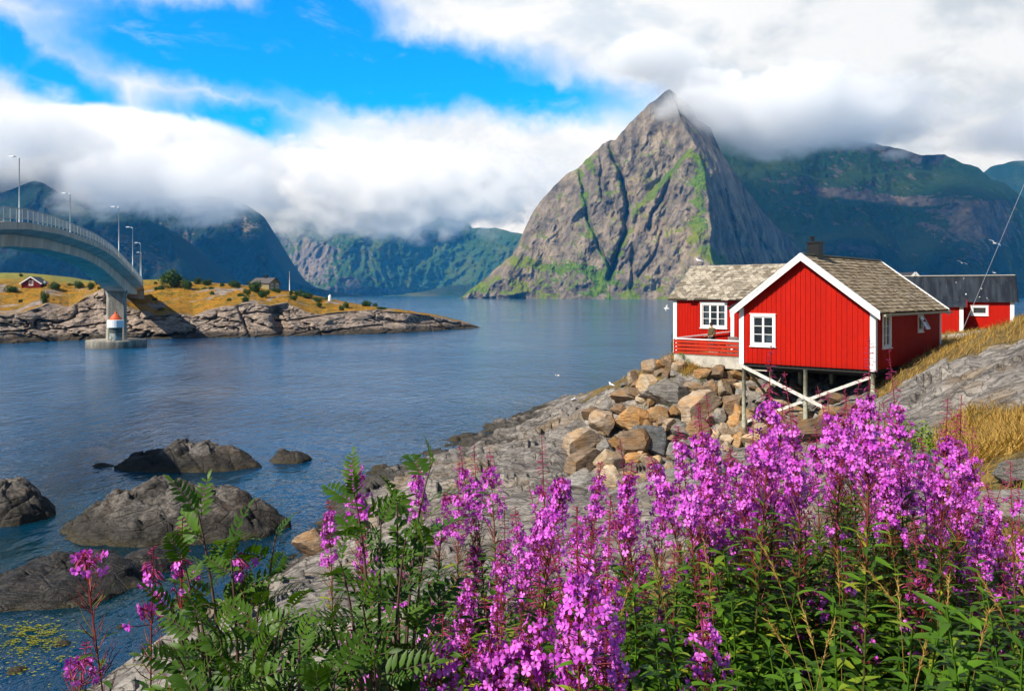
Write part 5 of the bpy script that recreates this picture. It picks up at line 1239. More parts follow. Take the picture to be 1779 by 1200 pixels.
ORD = ['', 'second ', 'third ', 'fourth ', 'fifth ', 'sixth ', 'seventh ', 'eighth ', 'ninth ', 'tenth ', 'eleventh ', 'twelfth ', 'thirteenth ', 'fourteenth ', 'fifteenth ', 'sixteenth ', 'seventeenth ', 'eighteenth ', 'nineteenth ', 'twentieth ']
cw = {'tan': 'tan', 'orange': 'rusty orange', 'brown': 'brown', 'grey': 'grey', 'pale': 'pale sandy', 'slate': 'dark slate grey'}
under = lambda u, v: u > 1300
for lo, hi, nm in rows:
    for unr in (False, True):
        sel = sorted([q for q in BL_ if lo <= q[1] < hi and under(q[0], q[1]) == unr])
        for i, (u, v, w, h, c) in enumerate(sel):
            size = 'huge' if w*h > 3300 else 'large' if w*h > 1500 else 'fist shaped' if False else 'medium' if w*h > 650 else 'small'
            where = ('beneath the cabin' if unr else 'of the bank')
            put_boulder(u, v, w, h, c, f"{size} {cw[c]} boulder, {ORD[i]}{'leftmost' if i == 0 else 'from left'} in the {nm} row {where}", int(u*7+v*3))
# chinks between them are filled with smaller stones
poly = lambda u, v: v > np.interp(u, [1010, 1060, 1100, 1160, 1290, 1460], [760, 690, 640, 622, 640, 690]) and v < np.interp(u, [1000, 1080, 1150, 1290, 1340, 1460], [800, 850, 850, 785, 770, 765])
k = 0
while k < 150:
    u, v = rb.uniform(1005, 1470), rb.uniform(620, 850)
    if not poly(u, v): continue
    w = rb.uniform(13, 27); c = rb.choice(['tan', 'orange', 'brown', 'brown', 'grey', 'pale', 'tan'])
    put_boulder(u, v+4, w, w*rb.uniform(.6, .9), c, 'small stone wedged between the big boulders of the rubble bank', k, name='stone', cat='stone', grp='small stones between the boulders'); k += 1
for (u, v, w, h, c, lab) in ((1738, 880, 92, 74, 'grey', 'big grey boulder right of the fireweed at the right edge'), (1765, 820, 84, 56, 'grey', 'grey boulder lying above the biggest one at the right edge'), (1607, 822, 60, 58, 'slate', 'dark grey boulder half hidden behind the fireweed on the right'), (1700, 905, 60, 40, 'grey', 'grey stone at the left foot of the big right edge boulder'), (548, 945, 62, 52, 'brown', 'brown boulder at the water edge below the tall left flower spikes'), (1180, 835, 120, 60, 'grey', 'grey slab boulder behind the flower tops below the rubble bank')):
    put_boulder(u, v, w, h, c, lab, int(u), grp=None)

# ------------------------------------------------------------------ plants
def m_leaf(g, b, c1=(.02, .06, .008), c2=(.06, .145, .016), tr=.3, c3=None, trc=(1.5, 1.5, .5)):
    t = g.attr('tone'); n = g.noise(g.obj(), 40, 3, .6)
    c = g.mix(g.m('ADD', g.m('MULTIPLY', t, .8), g.m('MULTIPLY', n, .2)), c1, c2)
    if c3: c = g.mix(g.ss(t, .82, .97), c, c3)
    g.put(b.inputs['Base Color'], c); b.inputs['Roughness'].default_value = .5; b.inputs['Specular IOR Level'].default_value = .3
    nt = g.nt; out = nt.nodes['Material Output']; tl = g.new('ShaderNodeBsdfTranslucent'); g.put(tl.inputs[0], g.vm('MULTIPLY', c, trc))
    mx = g.new('ShaderNodeMixShader'); mx.inputs[0].default_value = tr; nt.links.new(b.outputs[0], mx.inputs[1]); nt.links.new(tl.outputs[0], mx.inputs[2]); nt.links.new(mx.outputs[0], out.inputs[0])
ml_leaf = mat('fireweed_leaf', m_leaf, c1=(.012, .045, .004), c2=(.125, .26, .014), c3=(.34, .36, .03))
ml_rowan = mat('rowan_leaf', m_leaf, c1=(.012, .045, .004), c2=(.085, .175, .010), tr=.3)
ml_petal = mat('fireweed_petal', m_leaf, c1=(.50, .03, .52), c2=(.95, .27, .93), tr=.28, trc=(1.1, 1, 1.1))
ml_bud = mat('fireweed_bud', m_leaf, c1=(.22, .012, .05), c2=(.44, .05, .19), tr=.15)
ml_pod = mat('fireweed_pod', m_leaf, c1=(.16, .022, .018), c2=(.36, .075, .06), tr=.1, c3=(.16, .20, .04))
ml_stem = mat('fireweed_stem', m_leaf, c1=(.06, .085, .02), c2=(.22, .016, .025), tr=.05)
def m_petal2(): pass

def tubes(P0, P1, r0, r1, n=3):
    """many thin tapered sticks: arrays (N,3)"""
    d = P1-P0; L = np.linalg.norm(d, axis=1, keepdims=True); d = d/np.maximum(L, 1e-6)
    ref = np.where(np.abs(d[:, 2:3]) < .8, [[0, 0, 1.]], [[1., 0, 0]]); a = np.cross(d, ref); a /= np.linalg.norm(a, axis=1, keepdims=True); b = np.cross(d, a)
    V = []
    for P, r in ((P0, r0), (P1, r1)):
        for k in range(n):
            t = 2*np.pi*k/n; V.append(P+(a*math.cos(t)+b*math.sin(t))*np.asarray(r).reshape(-1, 1))
    V = np.stack(V, 1); N = len(P0); base = (np.arange(N)*2*n)[:, None]
    Fc = np.concatenate([base+np.array([[k, (k+1) % n, n+(k+1) % n, n+k]]) for k in range(n)], 0)
    return V.reshape(-1, 3), Fc
def blades(P, d, up, L, W, segs=4, droop=.4, fold=.25, shape=None):
    """lanceolate leaves: origin P, outward d, upward normal up, length L, width W -> quads (two per step, folded on the midrib)"""
    N = len(P); sd = np.cross(d, up); sd /= np.linalg.norm(sd, axis=1, keepdims=True)
    L = np.asarray(L).reshape(-1, 1); W = np.asarray(W).reshape(-1, 1)
    rows_ = []
    for i in range(segs+1):
        t = i/segs; w = (math.sin(math.pi*min(1, t*.93+.05))**.8 if shape is None else shape(t))*.5
        c = P+d*L*t*(1-.15*droop*t)+up*L*(.12*t-droop*t*t)
        rows_ += [c+sd*W*w+up*W*w*fold, c, c-sd*W*w+up*W*w*fold]
    V = np.stack(rows_, 1); k = 3*(segs+1); base = (np.arange(N)*k)[:, None]
    Fc = []
    for i in range(segs):
        a = i*3; Fc += [base+np.array([[a, a+1, a+4, a+3]]), base+np.array([[a+1, a+2, a+5, a+4]])]
    return V.reshape(-1, 3), np.concatenate(Fc, 0), k
def unit(a): return a/np.maximum(np.linalg.norm(a, axis=-1, keepdims=True), 1e-9)
def fireweed(base, ptop, zb0, zb1, rs, full=1.0, leafy=1.0, wide=1.0, label='', bare=False, lsz=1.0):
    """base, ptop: world points of root and tip; blossoms between heights zb0 < zb1"""
    base = np.array(base, float); ptop = np.array(ptop, float); H = ptop[2]-base[2]
    o = empty('fireweed', base, 0, label, 'wildflower', 'fireweed in bloom')
    bow = rs.normal(size=2)*.05*H; lean = ptop[:2]-base[:2]
    def C(f):
        f = np.asarray(f, float); q = f[..., None]
        xy = lean*q**1.3+bow*np.sin(np.pi*q)*.6; return np.concatenate([xy, H*q], -1)
    f0, f1 = (zb0-base[2])/H, (zb1-base[2])/H
    # stem
    fs = np.linspace(0, 1, 22); P = C(fs); r = .0048*(1-.72*fs)
    V, Fc = tubes(P[:-1], P[1:], r[:-1], r[1:], 5); tone = np.repeat(np.clip((fs[:-1]-f0*.55)/(.35), 0, 1), 10)
    # blossoms
    SL = max((f1-f0)*H, .03); n = int(max(7, SL/.0034*full)); f = f0+(f1-f0)*rs.uniform(0, 1, n)**.95; th = rs.uniform(0, 2*np.pi, n)
    rad = (.042+.017*rs.normal(size=n).clip(-1.2, 1.8))*wide*np.clip(1.16-.72*(f-f0)/(f1-f0+1e-6), .4, 1.2)
    out = np.stack([np.cos(th), np.sin(th), .25-.2*rs.uniform(size=n)], -1); st = C(f); fc = st+out*rad[:, None]
    pv, pf = tubes(st-[0, 0, .012], fc, np.full(n, .0011), np.full(n, .0014), 3); 
    Vs = [V, pv]; Fs = [Fc, pf+len(V)]; tn = [tone, np.full(len(pv), .95)]
    face = unit(out*[1, 1, .35]+rs.normal(size=(n, 3))*.34); ref = unit(np.cross(face, [0, 0, 1.])+1e-4); up = np.cross(ref, face)
    PV, PF, PT = [], [], []; off = 0
    tn_f = rs.uniform(.05, 1, n)
    opn = rs.uniform(.35, 1.0, n)
    for k, a in enumerate((.62, 2.52, 3.85, 5.57)):
        a = a+rs.normal(size=n)*.13; dr = ref*np.cos(a)[:, None]+up*np.sin(a)[:, None]; tg = np.cross(face, dr); s = (.0145 if k < 2 else .0128)*rs.uniform(.85, 1.2, n)[:, None]*lsz
        cup = (1.05-opn)[:, None]
        pts = []
        for (q, w, z) in ((.05, .07, 0), (.55, .30, .16), (.95, .40, .10), (1.14, .15, -.06)):
            c = fc+dr*s*q*(1-.35*cup)+face*s*(z+cup*q*.75)
            pts += [c+tg*s*w, c-tg*s*w]
        v = np.stack(pts, 1); bs = (np.arange(n)*8)[:, None]+off
        PF += [bs+np.array([[j, j+1, j+3, j+2]]) for j in (0, 2, 4)]; PV.append(v.reshape(-1, 3)); off += n*8
        PT.append(np.repeat(np.clip(tn_f+rs.normal(size=n)*.15, 0, 1), 8)*np.tile([.55, .55, .9, .9, 1., 1., 1., 1.], n))
    # narrow dark sepals between the petals
    SV, SF, STn = [], [], []; so_ = 0
    for a in (0, 1.57, 3.14, 4.71):
        dr = ref*math.cos(a)+up*math.sin(a); tg = np.cross(face, dr); s = .015*lsz
        v = np.stack([fc+tg*.0012, fc-tg*.0012, fc+dr*s-face*.002-tg*.0007, fc+dr*s-face*.002+tg*.0007], 1)
        SF.append((np.arange(n)*4)[:, None]+so_+np.arange(4)[None, :]); SV.append(v.reshape(-1, 3)); so_ += 4*n; STn.append(np.full(4*n, .1))
    np_, nf_ = sum(len(q) for q in PV), sum(len(q) for q in PF); SF = np.concatenate(SF)
    mesh_np('blossoms', np.concatenate(PV+SV), np.concatenate(PF+[SF+np_]), mats=[ml_petal, ml_bud], midx=np.r_[np.zeros(nf_), np.ones(len(SF))], attrs={'tone': np.concatenate(PT+STn)}, parent=o)
    # buds above
    nb = int(26+SL*60); f = f1-.02+(1.0-f1+.02)*rs.uniform(0, 1, nb); q = np.clip((f-f1)/max(1-f1, .01), 0, 1); th = np.arange(nb)*2.4+rs.uniform(0, .6, nb)
    ln = (.030-.021*q)*rs.uniform(.8, 1.1, nb); dirn = np.stack([np.cos(th), np.sin(th), -.35+.75*q], -1); st = C(f); dirn = unit(dirn)
    md = st+dirn*(ln*.55)[:, None]; tp = md+unit(dirn+np.array([0, 0, -.5])*(1-q)[:, None])*(ln*.75)[:, None]
    v1, g1 = tubes(st, md, np.full(nb, .0009), np.full(nb, .0012), 3); m2 = (md+tp)/2; w_ = .0024-.0012*q
    v2, g2 = tubes(md, m2, np.full(nb, .0009), w_, 4); v3, g3 = tubes(m2, tp, w_, np.full(nb, .0004), 4)
    mesh_np('buds', np.concatenate([v1, v2, v3]), np.concatenate([g1, g2+len(v1), g3+len(v1)+len(v2)]), ml_bud, attrs={'tone': np.concatenate([np.repeat(rs.uniform(.2, 1, nb), 6), np.repeat(rs.uniform(.2, 1, nb), 8), np.repeat(rs.uniform(.2, 1, nb), 8)])}, parent=o)
    # long thin seed pods below
    npd = int((34 if not bare else 52)*full+8); pl = min(f0-.08, .30/H if not bare else .5/H); f = f0-pl*rs.uniform(0, 1, npd)**1.2; th = rs.uniform(0, 2*np.pi, npd)
    d = unit(np.stack([np.cos(th), np.sin(th), rs.uniform(.75, 1.9, npd)], -1)); ln = rs.uniform(.055, .095, npd); st = C(f)
    mid = st+d*(ln*.5)[:, None]; tp = mid+unit(d+[0, 0, .35])*(ln*.5)[:, None]
    v1, g1 = tubes(st, mid, np.full(npd, .0009), np.full(npd, .0017), 3); v2, g2 = tubes(mid, tp, np.full(npd, .0017), np.full(npd, .0005), 3)
    t_ = np.repeat(rs.uniform(0, 1, npd), 6)
    mesh_np('seed_pods', np.concatenate([v1, v2]), np.concatenate([g1, g2+len(v1)]), ml_pod, attrs={'tone': np.concatenate([t_, t_])}, parent=o)
    Vs = np.concatenate(Vs); Fs = np.concatenate(Fs); mesh_np('stem', Vs, Fs, ml_stem, attrs={'tone': np.concatenate(tn)}, parent=o)
    # leaves up the stem
    nl = int((62 if not bare else 30)*leafy*min(1.3, H)); fl = np.linspace(.10, f0-.3*pl, nl)+rs.normal(size=nl)*.006; th = np.arange(nl)*2.399+rs.normal(size=nl)*.25
    fl = np.clip(fl, .05, .95); sc_ = np.clip(1.15-.75*((fl-.1)/max(f0-.1, .1))**1.6, .35, 1.1)
    d = unit(np.stack([np.cos(th), np.sin(th), rs.uniform(.15, .75, nl)], -1)); up = unit(np.cross(np.cross(d, [0, 0, 1.]), d)); up = unit(up+rs.normal(size=(nl, 3))*.18)
    v, fq, k = blades(C(fl), d, up, .145*sc_*rs.uniform(.8, 1.2, nl), .027*sc_*rs.uniform(.8, 1.2, nl), 4, .35, .3)
    mesh_np('leaves', v, fq, ml_leaf, attrs={'tone': np.repeat(rs.uniform(0, 1, nl), k)}, parent=o)
    return o
# one line per spike seen in the photograph: u, v of blossom centre, blossom height px, tip v (0 = automatic), kind, what marks it out
FW = [(147, 978, 46, 958, 'b', 'bare podded stem with one small flower head at the far left'), (150, 1172, 44, 0, '', 'low pink flower head in the bottom left corner'), (266, 1040, 90, 950, 's', 'loosely flowered stem leaning left of the rowan sapling'), (318, 1012, 60, 900, 's', 'sparse flower spike in front of the rowan stem'), (412, 988, 36, 960, 's', 'tiny flower head on the right side of the left rowan sapling'),
      (572, 935, 92, 868, '', 'slim spike standing before the brown boulder at the water edge'), (612, 872, 120, 798, '', 'tall spike left of the upper rowan with the water behind'), (728, 870, 92, 790, '', 'slim spike under the big rowan leaf at centre left'), (779, 905, 86, 850, '', 'short dense spike leaning right before the grey slab'), (797, 862, 92, 775, '', 'tall spike against the grey slab with long bud tip'), (853, 852, 78, 778, '', 'rightmost of the lone spikes against the grey slab'),
      (630, 985, 70, 905, 's', 'loose spike among the rowan leaves'), (705, 1032, 60, 980, 's', 'half opened spike low behind the rowan'), (825, 992, 72, 925, '', 'spike below the lone tall ones, left of the first big clump'), (748, 1076, 54, 1010, '', 'short flower head low in front of the rowan leaves'), (815, 1062, 96, 960, '', 'broad spike right of the short low flower head'), (602, 1135, 66, 1080, 's', 'drooping sparse spike at the bottom left of centre'), (672, 1126, 64, 1050, '', 'small spike right of the drooping sparse one'),
      (893, 962, 104, 880, '', 'left spike of the first big clump'), (935, 990, 112, 900, '', 'second spike of the first big clump'), (976, 902, 136, 830, '', 'tall thick spike rising from the first big clump'), (1042, 880, 104, 800, '', 'spike with long red tip right of the tall thick one'), (1002, 1070, 165, 880, 'n', 'nearest large bright spike in the lower middle'), (1056, 1085, 150, 860, 'n', 'second near bright spike, right of the nearest one'), (960, 1120, 120, 960, 'n', 'near spike at the left foot of the nearest bright one'),
      (775, 1172, 110, 1040, 'n', 'near wide flower head at the bottom edge left of centre'), (842, 1165, 100, 1030, 'n', 'near flower head at the bottom edge, second from centre left'), (905, 1160, 90, 1060, 'n', 'near pale flower head at the bottom edge in the middle'), (1126, 1003, 74, 940, 's', 'single flower head over dark leaves right of the bright pair'), (1100, 885, 112, 800, '', 'spike at the left front of the long flower bank'), (1135, 868, 120, 790, '', 'second spike along the front of the long flower bank'),
      (1180, 838, 130, 740, '', 'spike against the rubble with red tip over the slate boulder'), (1212, 812, 112, 700, '', 'spike whose tip stands before the brown boulders'), (1236, 880, 120, 790, '', 'spike in the thick of the flower bank under the left stilt'), (1272, 868, 126, 780, '', 'spike just below the foot of the left stilt'), (1292, 912, 110, 800, '', 'lower spike right of the left stilt foot'), (1250, 945, 90, 860, '', 'low spike in the shade of the flower bank'),
      (1338, 772, 140, 600, '', 'tallest spike in front of the crossed braces'), (1362, 800, 120, 700, '', 'spike right behind the tallest brace spike'), (1310, 830, 120, 720, '', 'spike left below the tallest brace spike'), (1382, 852, 112, 730, '', 'spike right below the crossed braces'), (1348, 905, 92, 830, '', 'short thick head in the middle of the flower bank'), (1404, 880, 90, 760, '', 'spike at the inner edge of the dark leaf gap'),
      (1440, 770, 100, 680, '', 'left of the pair of spikes under the cabin right stilt'), (1470, 785, 116, 690, '', 'right of the pair of spikes under the cabin right stilt'), (1515, 762, 140, 585, '', 'very tall spike reaching up before the cabin dark side wall'), (1536, 800, 110, 700, '', 'spike touching the very tall one on its right'), (1500, 815, 110, 740, '', 'spike below left of the very tall one'), (1552, 872, 120, 790, '', 'spike below right of the very tall one'),
      (1600, 842, 104, 760, '', 'left spike of the right hand clump'), (1640, 830, 130, 690, '', 'tall spike with long red tip in the right hand clump'), (1664, 815, 100, 720, '', 'spike leaning right at the top of the right hand clump'), (1690, 842, 90, 740, '', 'outer right spike of the right hand clump'), (1640, 940, 90, 860, '', 'low wide head under the right hand clump'), (1612, 925, 80, 850, '', 'small head left of the low wide one under the right clump'),
      (1735, 985, 110, 900, '', 'fuzzy spike left of the right picture edge'), (1768, 962, 100, 840, '', 'spike cut by the right picture edge'), (1700, 960, 80, 890, 's', 'loose spike between the right clump and the picture edge'), (1160, 1105, 80, 1040, 's', 'sparse small head over the green at lower centre right'), (1216, 1165, 140, 1000, 'n', 'near bright head with red stalk at the bottom edge right of centre'), (1250, 1150, 90, 1000, 's', 'thin near stalk right of the bright bottom head'),
      (1492, 1110, 56, 1060, 's', 'nearly spent small head in front of the darkest leaves'), (1684, 1085, 46, 1050, 's', 'small head low on the right among grass'), (1772, 1130, 60, 1080, 's', 'small head in the lower right corner'), (1278, 955, 70, 870, '', 'small dense head left of the short thick one'), (1190, 920, 90, 830, '', 'spike in the second row of the long flower bank'), (1090, 950, 70, 880, 's', 'half spent spike with red pods between the two clumps'),
      (1215, 985, 70, 900, 'p', 'stem mostly gone to red seed pods in the lower centre'), (1290, 1000, 40, 940, 'p', 'second stem gone to red seed pods'), (1400, 950, 40, 900, 'p', 'stem gone to seed in the dark leaf gap'), (1590, 960, 50, 900, 'p', 'stem gone to seed under the right hand clump'), (1060, 930, 50, 870, 'p', 'thin red podded stem behind the bright pair'), (1755, 890, 60, 800, 'p', 'red podded stem near the right edge boulders'),
      (1320, 960, 60, 880, 'p', 'podded stem just under the short thick head'), (1000, 960, 80, 880, '', 'spike between the tall thick one and the bright pair'), (870, 1010, 70, 940, 's', 'loose left neighbour of the first big clump'), (915, 1040, 86, 960, '', 'spike in the lower part of the first big clump')]
FW += [(690, 1165, 90, 1060, 's', 'sparse near spike at the bottom edge below the second rowan'), (1040, 1180, 120, 1040, 'n', 'near head cut by the bottom edge under the bright pair'), (985, 1178, 110, 1050, 'n', 'near head cut by the bottom edge left of the bright pair'), (1085, 1030, 110, 930, '', 'spike against the red pods right of the bright pair'),
       (1150, 900, 110, 820, '', 'spike in the second row behind the long flower bank'), (1325, 870, 110, 790, '', 'spike in the dense middle of the long flower bank'), (1260, 910, 110, 820, '', 'spike in the lower middle of the long flower bank'), (1420, 825, 100, 740, '', 'spike between the brace spikes and the right stilt pair'), (1490, 760, 100, 660, '', 'spike just left of the very tall one'), (1575, 850, 90, 770, '', 'spike at the inner left of the right hand clump'),
       (1620, 880, 110, 800, '', 'spike in the lower part of the right hand clump'), (1665, 880, 100, 790, '', 'spike in the lower right of the right hand clump'), (1718, 920, 100, 840, '', 'spike rising left of the fuzzy edge spike'), (1755, 1020, 90, 940, '', 'spike low at the right picture edge'), (865, 1090, 100, 980, '', 'spike left below the first big clump'), (800, 1115, 90, 1010, '', 'spike between the broad one and the bottom edge'),
       (950, 940, 90, 860, '', 'spike squeezed between the second and the tall thick one'), (1030, 960, 80, 890, '', 'spike right beside the tall thick one, lower down')]

FW += [(1170, 1010, 40, 950, 'p', 'stem gone to red pods at the lower front of the long flower bank'), (1350, 990, 40, 930, 'p', 'red podded stem in the shade under the middle of the bank'), (1440, 930, 50, 870, 'p', 'red podded stem under the right stilt pair'), (1520, 930, 46, 870, 'p', 'red podded stem under the very tall spike'), (1660, 1010, 40, 960, 'p', 'red podded stem low in the right grass'), (1120, 1060, 40, 1000, 'p', 'red podded stem beside the bright near pair'), (970, 1000, 50, 930, 'p', 'thin red podded stem inside the first big clump'), (1745, 1040, 40, 980, 'p', 'red podded stem at the lower right edge'), (1235, 1050, 44, 985, 'p', 'red podded stem above the bright head at the bottom edge'), (930, 1090, 44, 1030, 'p', 'short red podded stem low in the first big clump')]

FW += [(1430, 1050, 60, 985, 's', 'loose small spike low in the dark leaf gap'), (1565, 1105, 64, 1040, 's', 'loose small spike low right of the nearly spent head'), (1610, 1035, 60, 975, 's', 'loose small spike under the low wide head'), (1375, 1130, 70, 1060, 's', 'loose spike low among the darkest leaves'), (1720, 1140, 70, 1070, 's', 'loose spike near the bottom right corner'), (1320, 1060, 56, 1000, 's', 'loose small spike right above the bright bottom head'), (1470, 1010, 44, 950, 'p', 'red podded stem in front of the dark leaf gap'), (1575, 1050, 44, 990, 'p', 'red podded stem low under the right hand clump'), (1390, 1050, 40, 990, 'p', 'short red podded stem low in the dark leaf gap')]
_rf = random.Random(12)
for (u, v, h, tip, kind, lab) in list(FW):
    if kind in ('', 'n') and u > 760 and len(lab.split()) <= 11 and _rf.random() < .62:
        sd = _rf.choice((-1, 1)); FW.append((u+sd*_rf.uniform(16, 34), v+_rf.uniform(-6, 34), h*_rf.uniform(.78, 1.0), 0, kind, f"companion close {'right' if sd > 0 else 'left'} of the {lab}"))
def grow_fireweed():
    for i, (u, v, h, tip, kind, lab) in enumerate(FW):
        rs = np.random.default_rng(1000+i)
        d = float(np.clip(.255*F/h, 1.75, 4.1))
        if kind == 'n': d = float(np.clip(.225*F/h, 1.75, 2.4))
        if u < 560: d = 2.3
        if kind in ('s', 'p'): d = float(np.clip(d, 1.9, 3.1))
        if not tip: tip = v-h*1.3
        tp = px2w(u+rs.normal()*.02*h, tip, d); ub = u+rs.normal()*18+(12 if u < 400 else 0)
        bx, by = (ub-CX)/F*d+rs.normal()*.05, d+rs.normal()*.1; bz = float(ground(bx, by))-.02
        z1, z0 = px2w(u, v-h*.5, d)[2], px2w(u, v+h*.5, d)[2]
        H = tp[2]-bz
        if H < .35: bz = tp[2]-.35-.3
        fireweed((bx, by, bz), tp, max(z0, bz+.2), min(z1, tp[2]-.01), rs, full={'s': .5, 'p': .35}.get(kind, 1.0), leafy=.8 if u < 700 else 1.2, wide={'n': 1.2}.get(kind, 1.0), lsz={'n': 1.08}.get(kind, 1.0), label=lab, bare=kind in ('b', 'p'))
grow_fireweed()

# rowan saplings: woody stems with feathered leaves
m_bark = plain('rowan_bark', (.10, .055, .04), .7, .2, 30)
def rowan_leaf(P, d, up, L, rs):
    """one feathered leaf: list of leaflet arrays"""
    npair = 7; sd = np.cross(d, up); rows_ = []
    t = np.linspace(.22, .95, npair); droop = .28
    ax = P+d*L*t[:, None]+up*L*(.1*t-droop*t*t)[:, None]
    pos, dr = [], []
    for s in (-1, 1):
        pos.append(ax); dr.append(unit(s*sd*1.0+d*.55+up*.18+rs.normal(size=(npair, 3))*.08))
    pos.append((P+d*L+up*L*(.1-droop))[None, :]); dr.append((unit(d-up*.4))[None, :])
    ln = np.concatenate([L*.34*np.sin(np.pi*(t*.6+.25))]*2+[[L*.28]])
    return np.concatenate(pos), np.concatenate(dr), np.repeat(up[None, :], 2*npair+1, 0), ln, np.stack([P+d*L*q+up*L*(.1*q-droop*q*q) for q in np.linspace(0, 1, 5)])
def rowan(name, root, forks, label, seed, dep, ll=.135):
    rs = np.random.default_rng(seed); o = empty(name, root, 0, label, 'sapling')
    root = np.array(root); LP, LD, LU, LL, RP0, RP1 = [], [], [], [], [], []; SV = []; SF = []; so_ = 0
    for (tip, mid, nlv) in forks:
        nlv = int(nlv*1.4)
        tip = np.array(tip)-root; mid = np.array(mid)-root; ts = np.linspace(0, 1, 14)[:, None]
        C = (1-ts)**2*0+2*ts*(1-ts)*mid+ts**2*tip; r = .0095*(1-.8*ts[:, 0])
        v, f = tubes(C[:-1], C[1:], r[:-1], r[1:], 6); SV.append(v); SF.append(f+so_); so_ += len(v)
        for k in range(nlv):
            f_ = .42+.58*(k+.5)/nlv+rs.normal()*.01; f_ = min(f_, 1); P = 2*f_*(1-f_)*mid+f_*f_*tip; tg = unit(2*(1-2*f_)*mid+2*f_*tip)
            th = k*2.4+rs.uniform(-.4, .4); h = unit(np.array([math.cos(th), math.sin(th), 0]))
            d = unit(h*(1.0 if f_ < .93 else .35)+tg*(.55 if f_ < .93 else 1.0)); up = unit(np.cross(np.cross(d, tg+1e-3), d)); up = up if up[2] > -.2 else -up; ro = rs.normal()*.55; up = unit(up*math.cos(ro)+np.cross(d, up)*math.sin(ro)+np.array([-.1, -.35, .1])); up = unit(up-d*float(up@d))
            p_, d_, u_, l_, rc = rowan_leaf(P, d, up, ll*rs.uniform(.75, 1.15)*(.8 if f_ > .9 else 1), rs)
            LP.append(p_); LD.append(d_); LU.append(u_); LL.append(l_); RP0.append(rc[:-1]); RP1.append(rc[1:])
    mesh_np('stem', np.concatenate(SV), np.concatenate(SF), m_bark, parent=o)
    P, D, U, L = map(np.concatenate, (LP, LD, LU, LL)); U = unit(U-D*np.sum(U*D, 1, keepdims=True))
    v, f, k = blades(P, D, U, L, L*.32, 3, .22, .22, shape=lambda t: (0.25, 1.0, .85, .05)[int(round(t*3))])
    tone = np.repeat(np.clip(np.repeat(rs.uniform(0, 1, len(LP)), 15)*.7+rs.uniform(0, .3, len(P)), 0, 1), k)
    v2, f2 = tubes(np.concatenate(RP0), np.concatenate(RP1), np.full(len(RP0)*4, .0012), np.full(len(RP0)*4, .001), 3)
    mesh_np('leaves', np.concatenate([v, v2]), np.concatenate([f, f2+len(v)]), mats=[ml_rowan, m_bark], midx=np.r_[np.zeros(len(f)), np.ones(len(f2))], attrs={'tone': np.r_[tone, np.zeros(len(v2))]}, parent=o)
def W3(u, v, d): return px2w(u, v, d)
def gz(u, d): x = (u-CX)/F*d; return (x, d, float(ground(x, d)))
rowan('rowan_sapling', gz(430, 2.35), [(W3(344, 890, 2.3), W3(395, 1100, 2.35), 13), (W3(400, 950, 2.2), W3(420, 1150, 2.3), 9), (W3(480, 925, 2.45), W3(440, 1130, 2.4), 7), (W3(505, 1055, 2.25), W3(450, 1200, 2.3), 8), (W3(320, 975, 2.2), W3(370, 1180, 2.25), 6), (W3(450, 1050, 2.1), W3(430, 1200, 2.2), 8), (W3(380, 1090, 2.05), W3(410, 1230, 2.2), 7), (W3(520, 1150, 2.15), W3(470, 1240, 2.25), 7), (W3(440, 1130, 2.0), W3(440, 1260, 2.2), 7), (W3(310, 1140, 2.1), W3(380, 1260, 2.2), 6), (W3(350, 1080, 2.15), W3(380, 1230, 2.2), 8), (W3(485, 1090, 2.1), W3(450, 1220, 2.2), 8), (W3(400, 1160, 1.95), W3(400, 1290, 2.1), 8), (W3(340, 1190, 2.0), W3(370, 1290, 2.1), 7), (W3(300, 1060, 2.25), W3(350, 1200, 2.3), 6)],
      'bushy rowan sapling at lower left before the sea rocks', 1, 2.35)
rowan('rowan_sapling', gz(665, 2.4), [(W3(612, 850, 2.4), W3(650, 960, 2.4), 9), (W3(662, 905, 2.35), W3(655, 1020, 2.4), 7), (W3(590, 975, 2.3), W3(630, 1080, 2.35), 7), (W3(705, 935, 2.3), W3(680, 1060, 2.4), 7), (W3(630, 1050, 2.2), W3(650, 1140, 2.3), 7), (W3(575, 1090, 2.2), W3(620, 1180, 2.3), 7), (W3(650, 1150, 2.05), W3(660, 1230, 2.2), 8)],
      'upright rowan sapling left of centre with dark red stem', 2, 2.4)
rowan('rowan_sapling', gz(700, 2.6), [(W3(752, 800, 2.6), W3(690, 960, 2.6), 6), (W3(690, 865, 2.55), W3(690, 1000, 2.6), 6), (W3(740, 945, 2.5), W3(710, 1080, 2.6), 6), (W3(720, 1085, 2.4), W3(710, 1180, 2.5), 6)],
      'thin rowan sapling topped by one big bright leaf high over the grey slab', 3, 2.6, ll=.17)
rowan('rowan_sapling', gz(520, 2.0), [(W3(520, 1110, 2.0), W3(520, 1220, 2.0), 7), (W3(590, 1160, 1.95), W3(550, 1250, 2.0), 7), (W3(450, 1175, 1.95), W3(490, 1260, 2.0), 7), (W3(555, 1195, 1.85), W3(540, 1290, 1.9), 6)],
      'low rowan shoot filling the bottom edge between the two larger saplings', 4, 2.0)

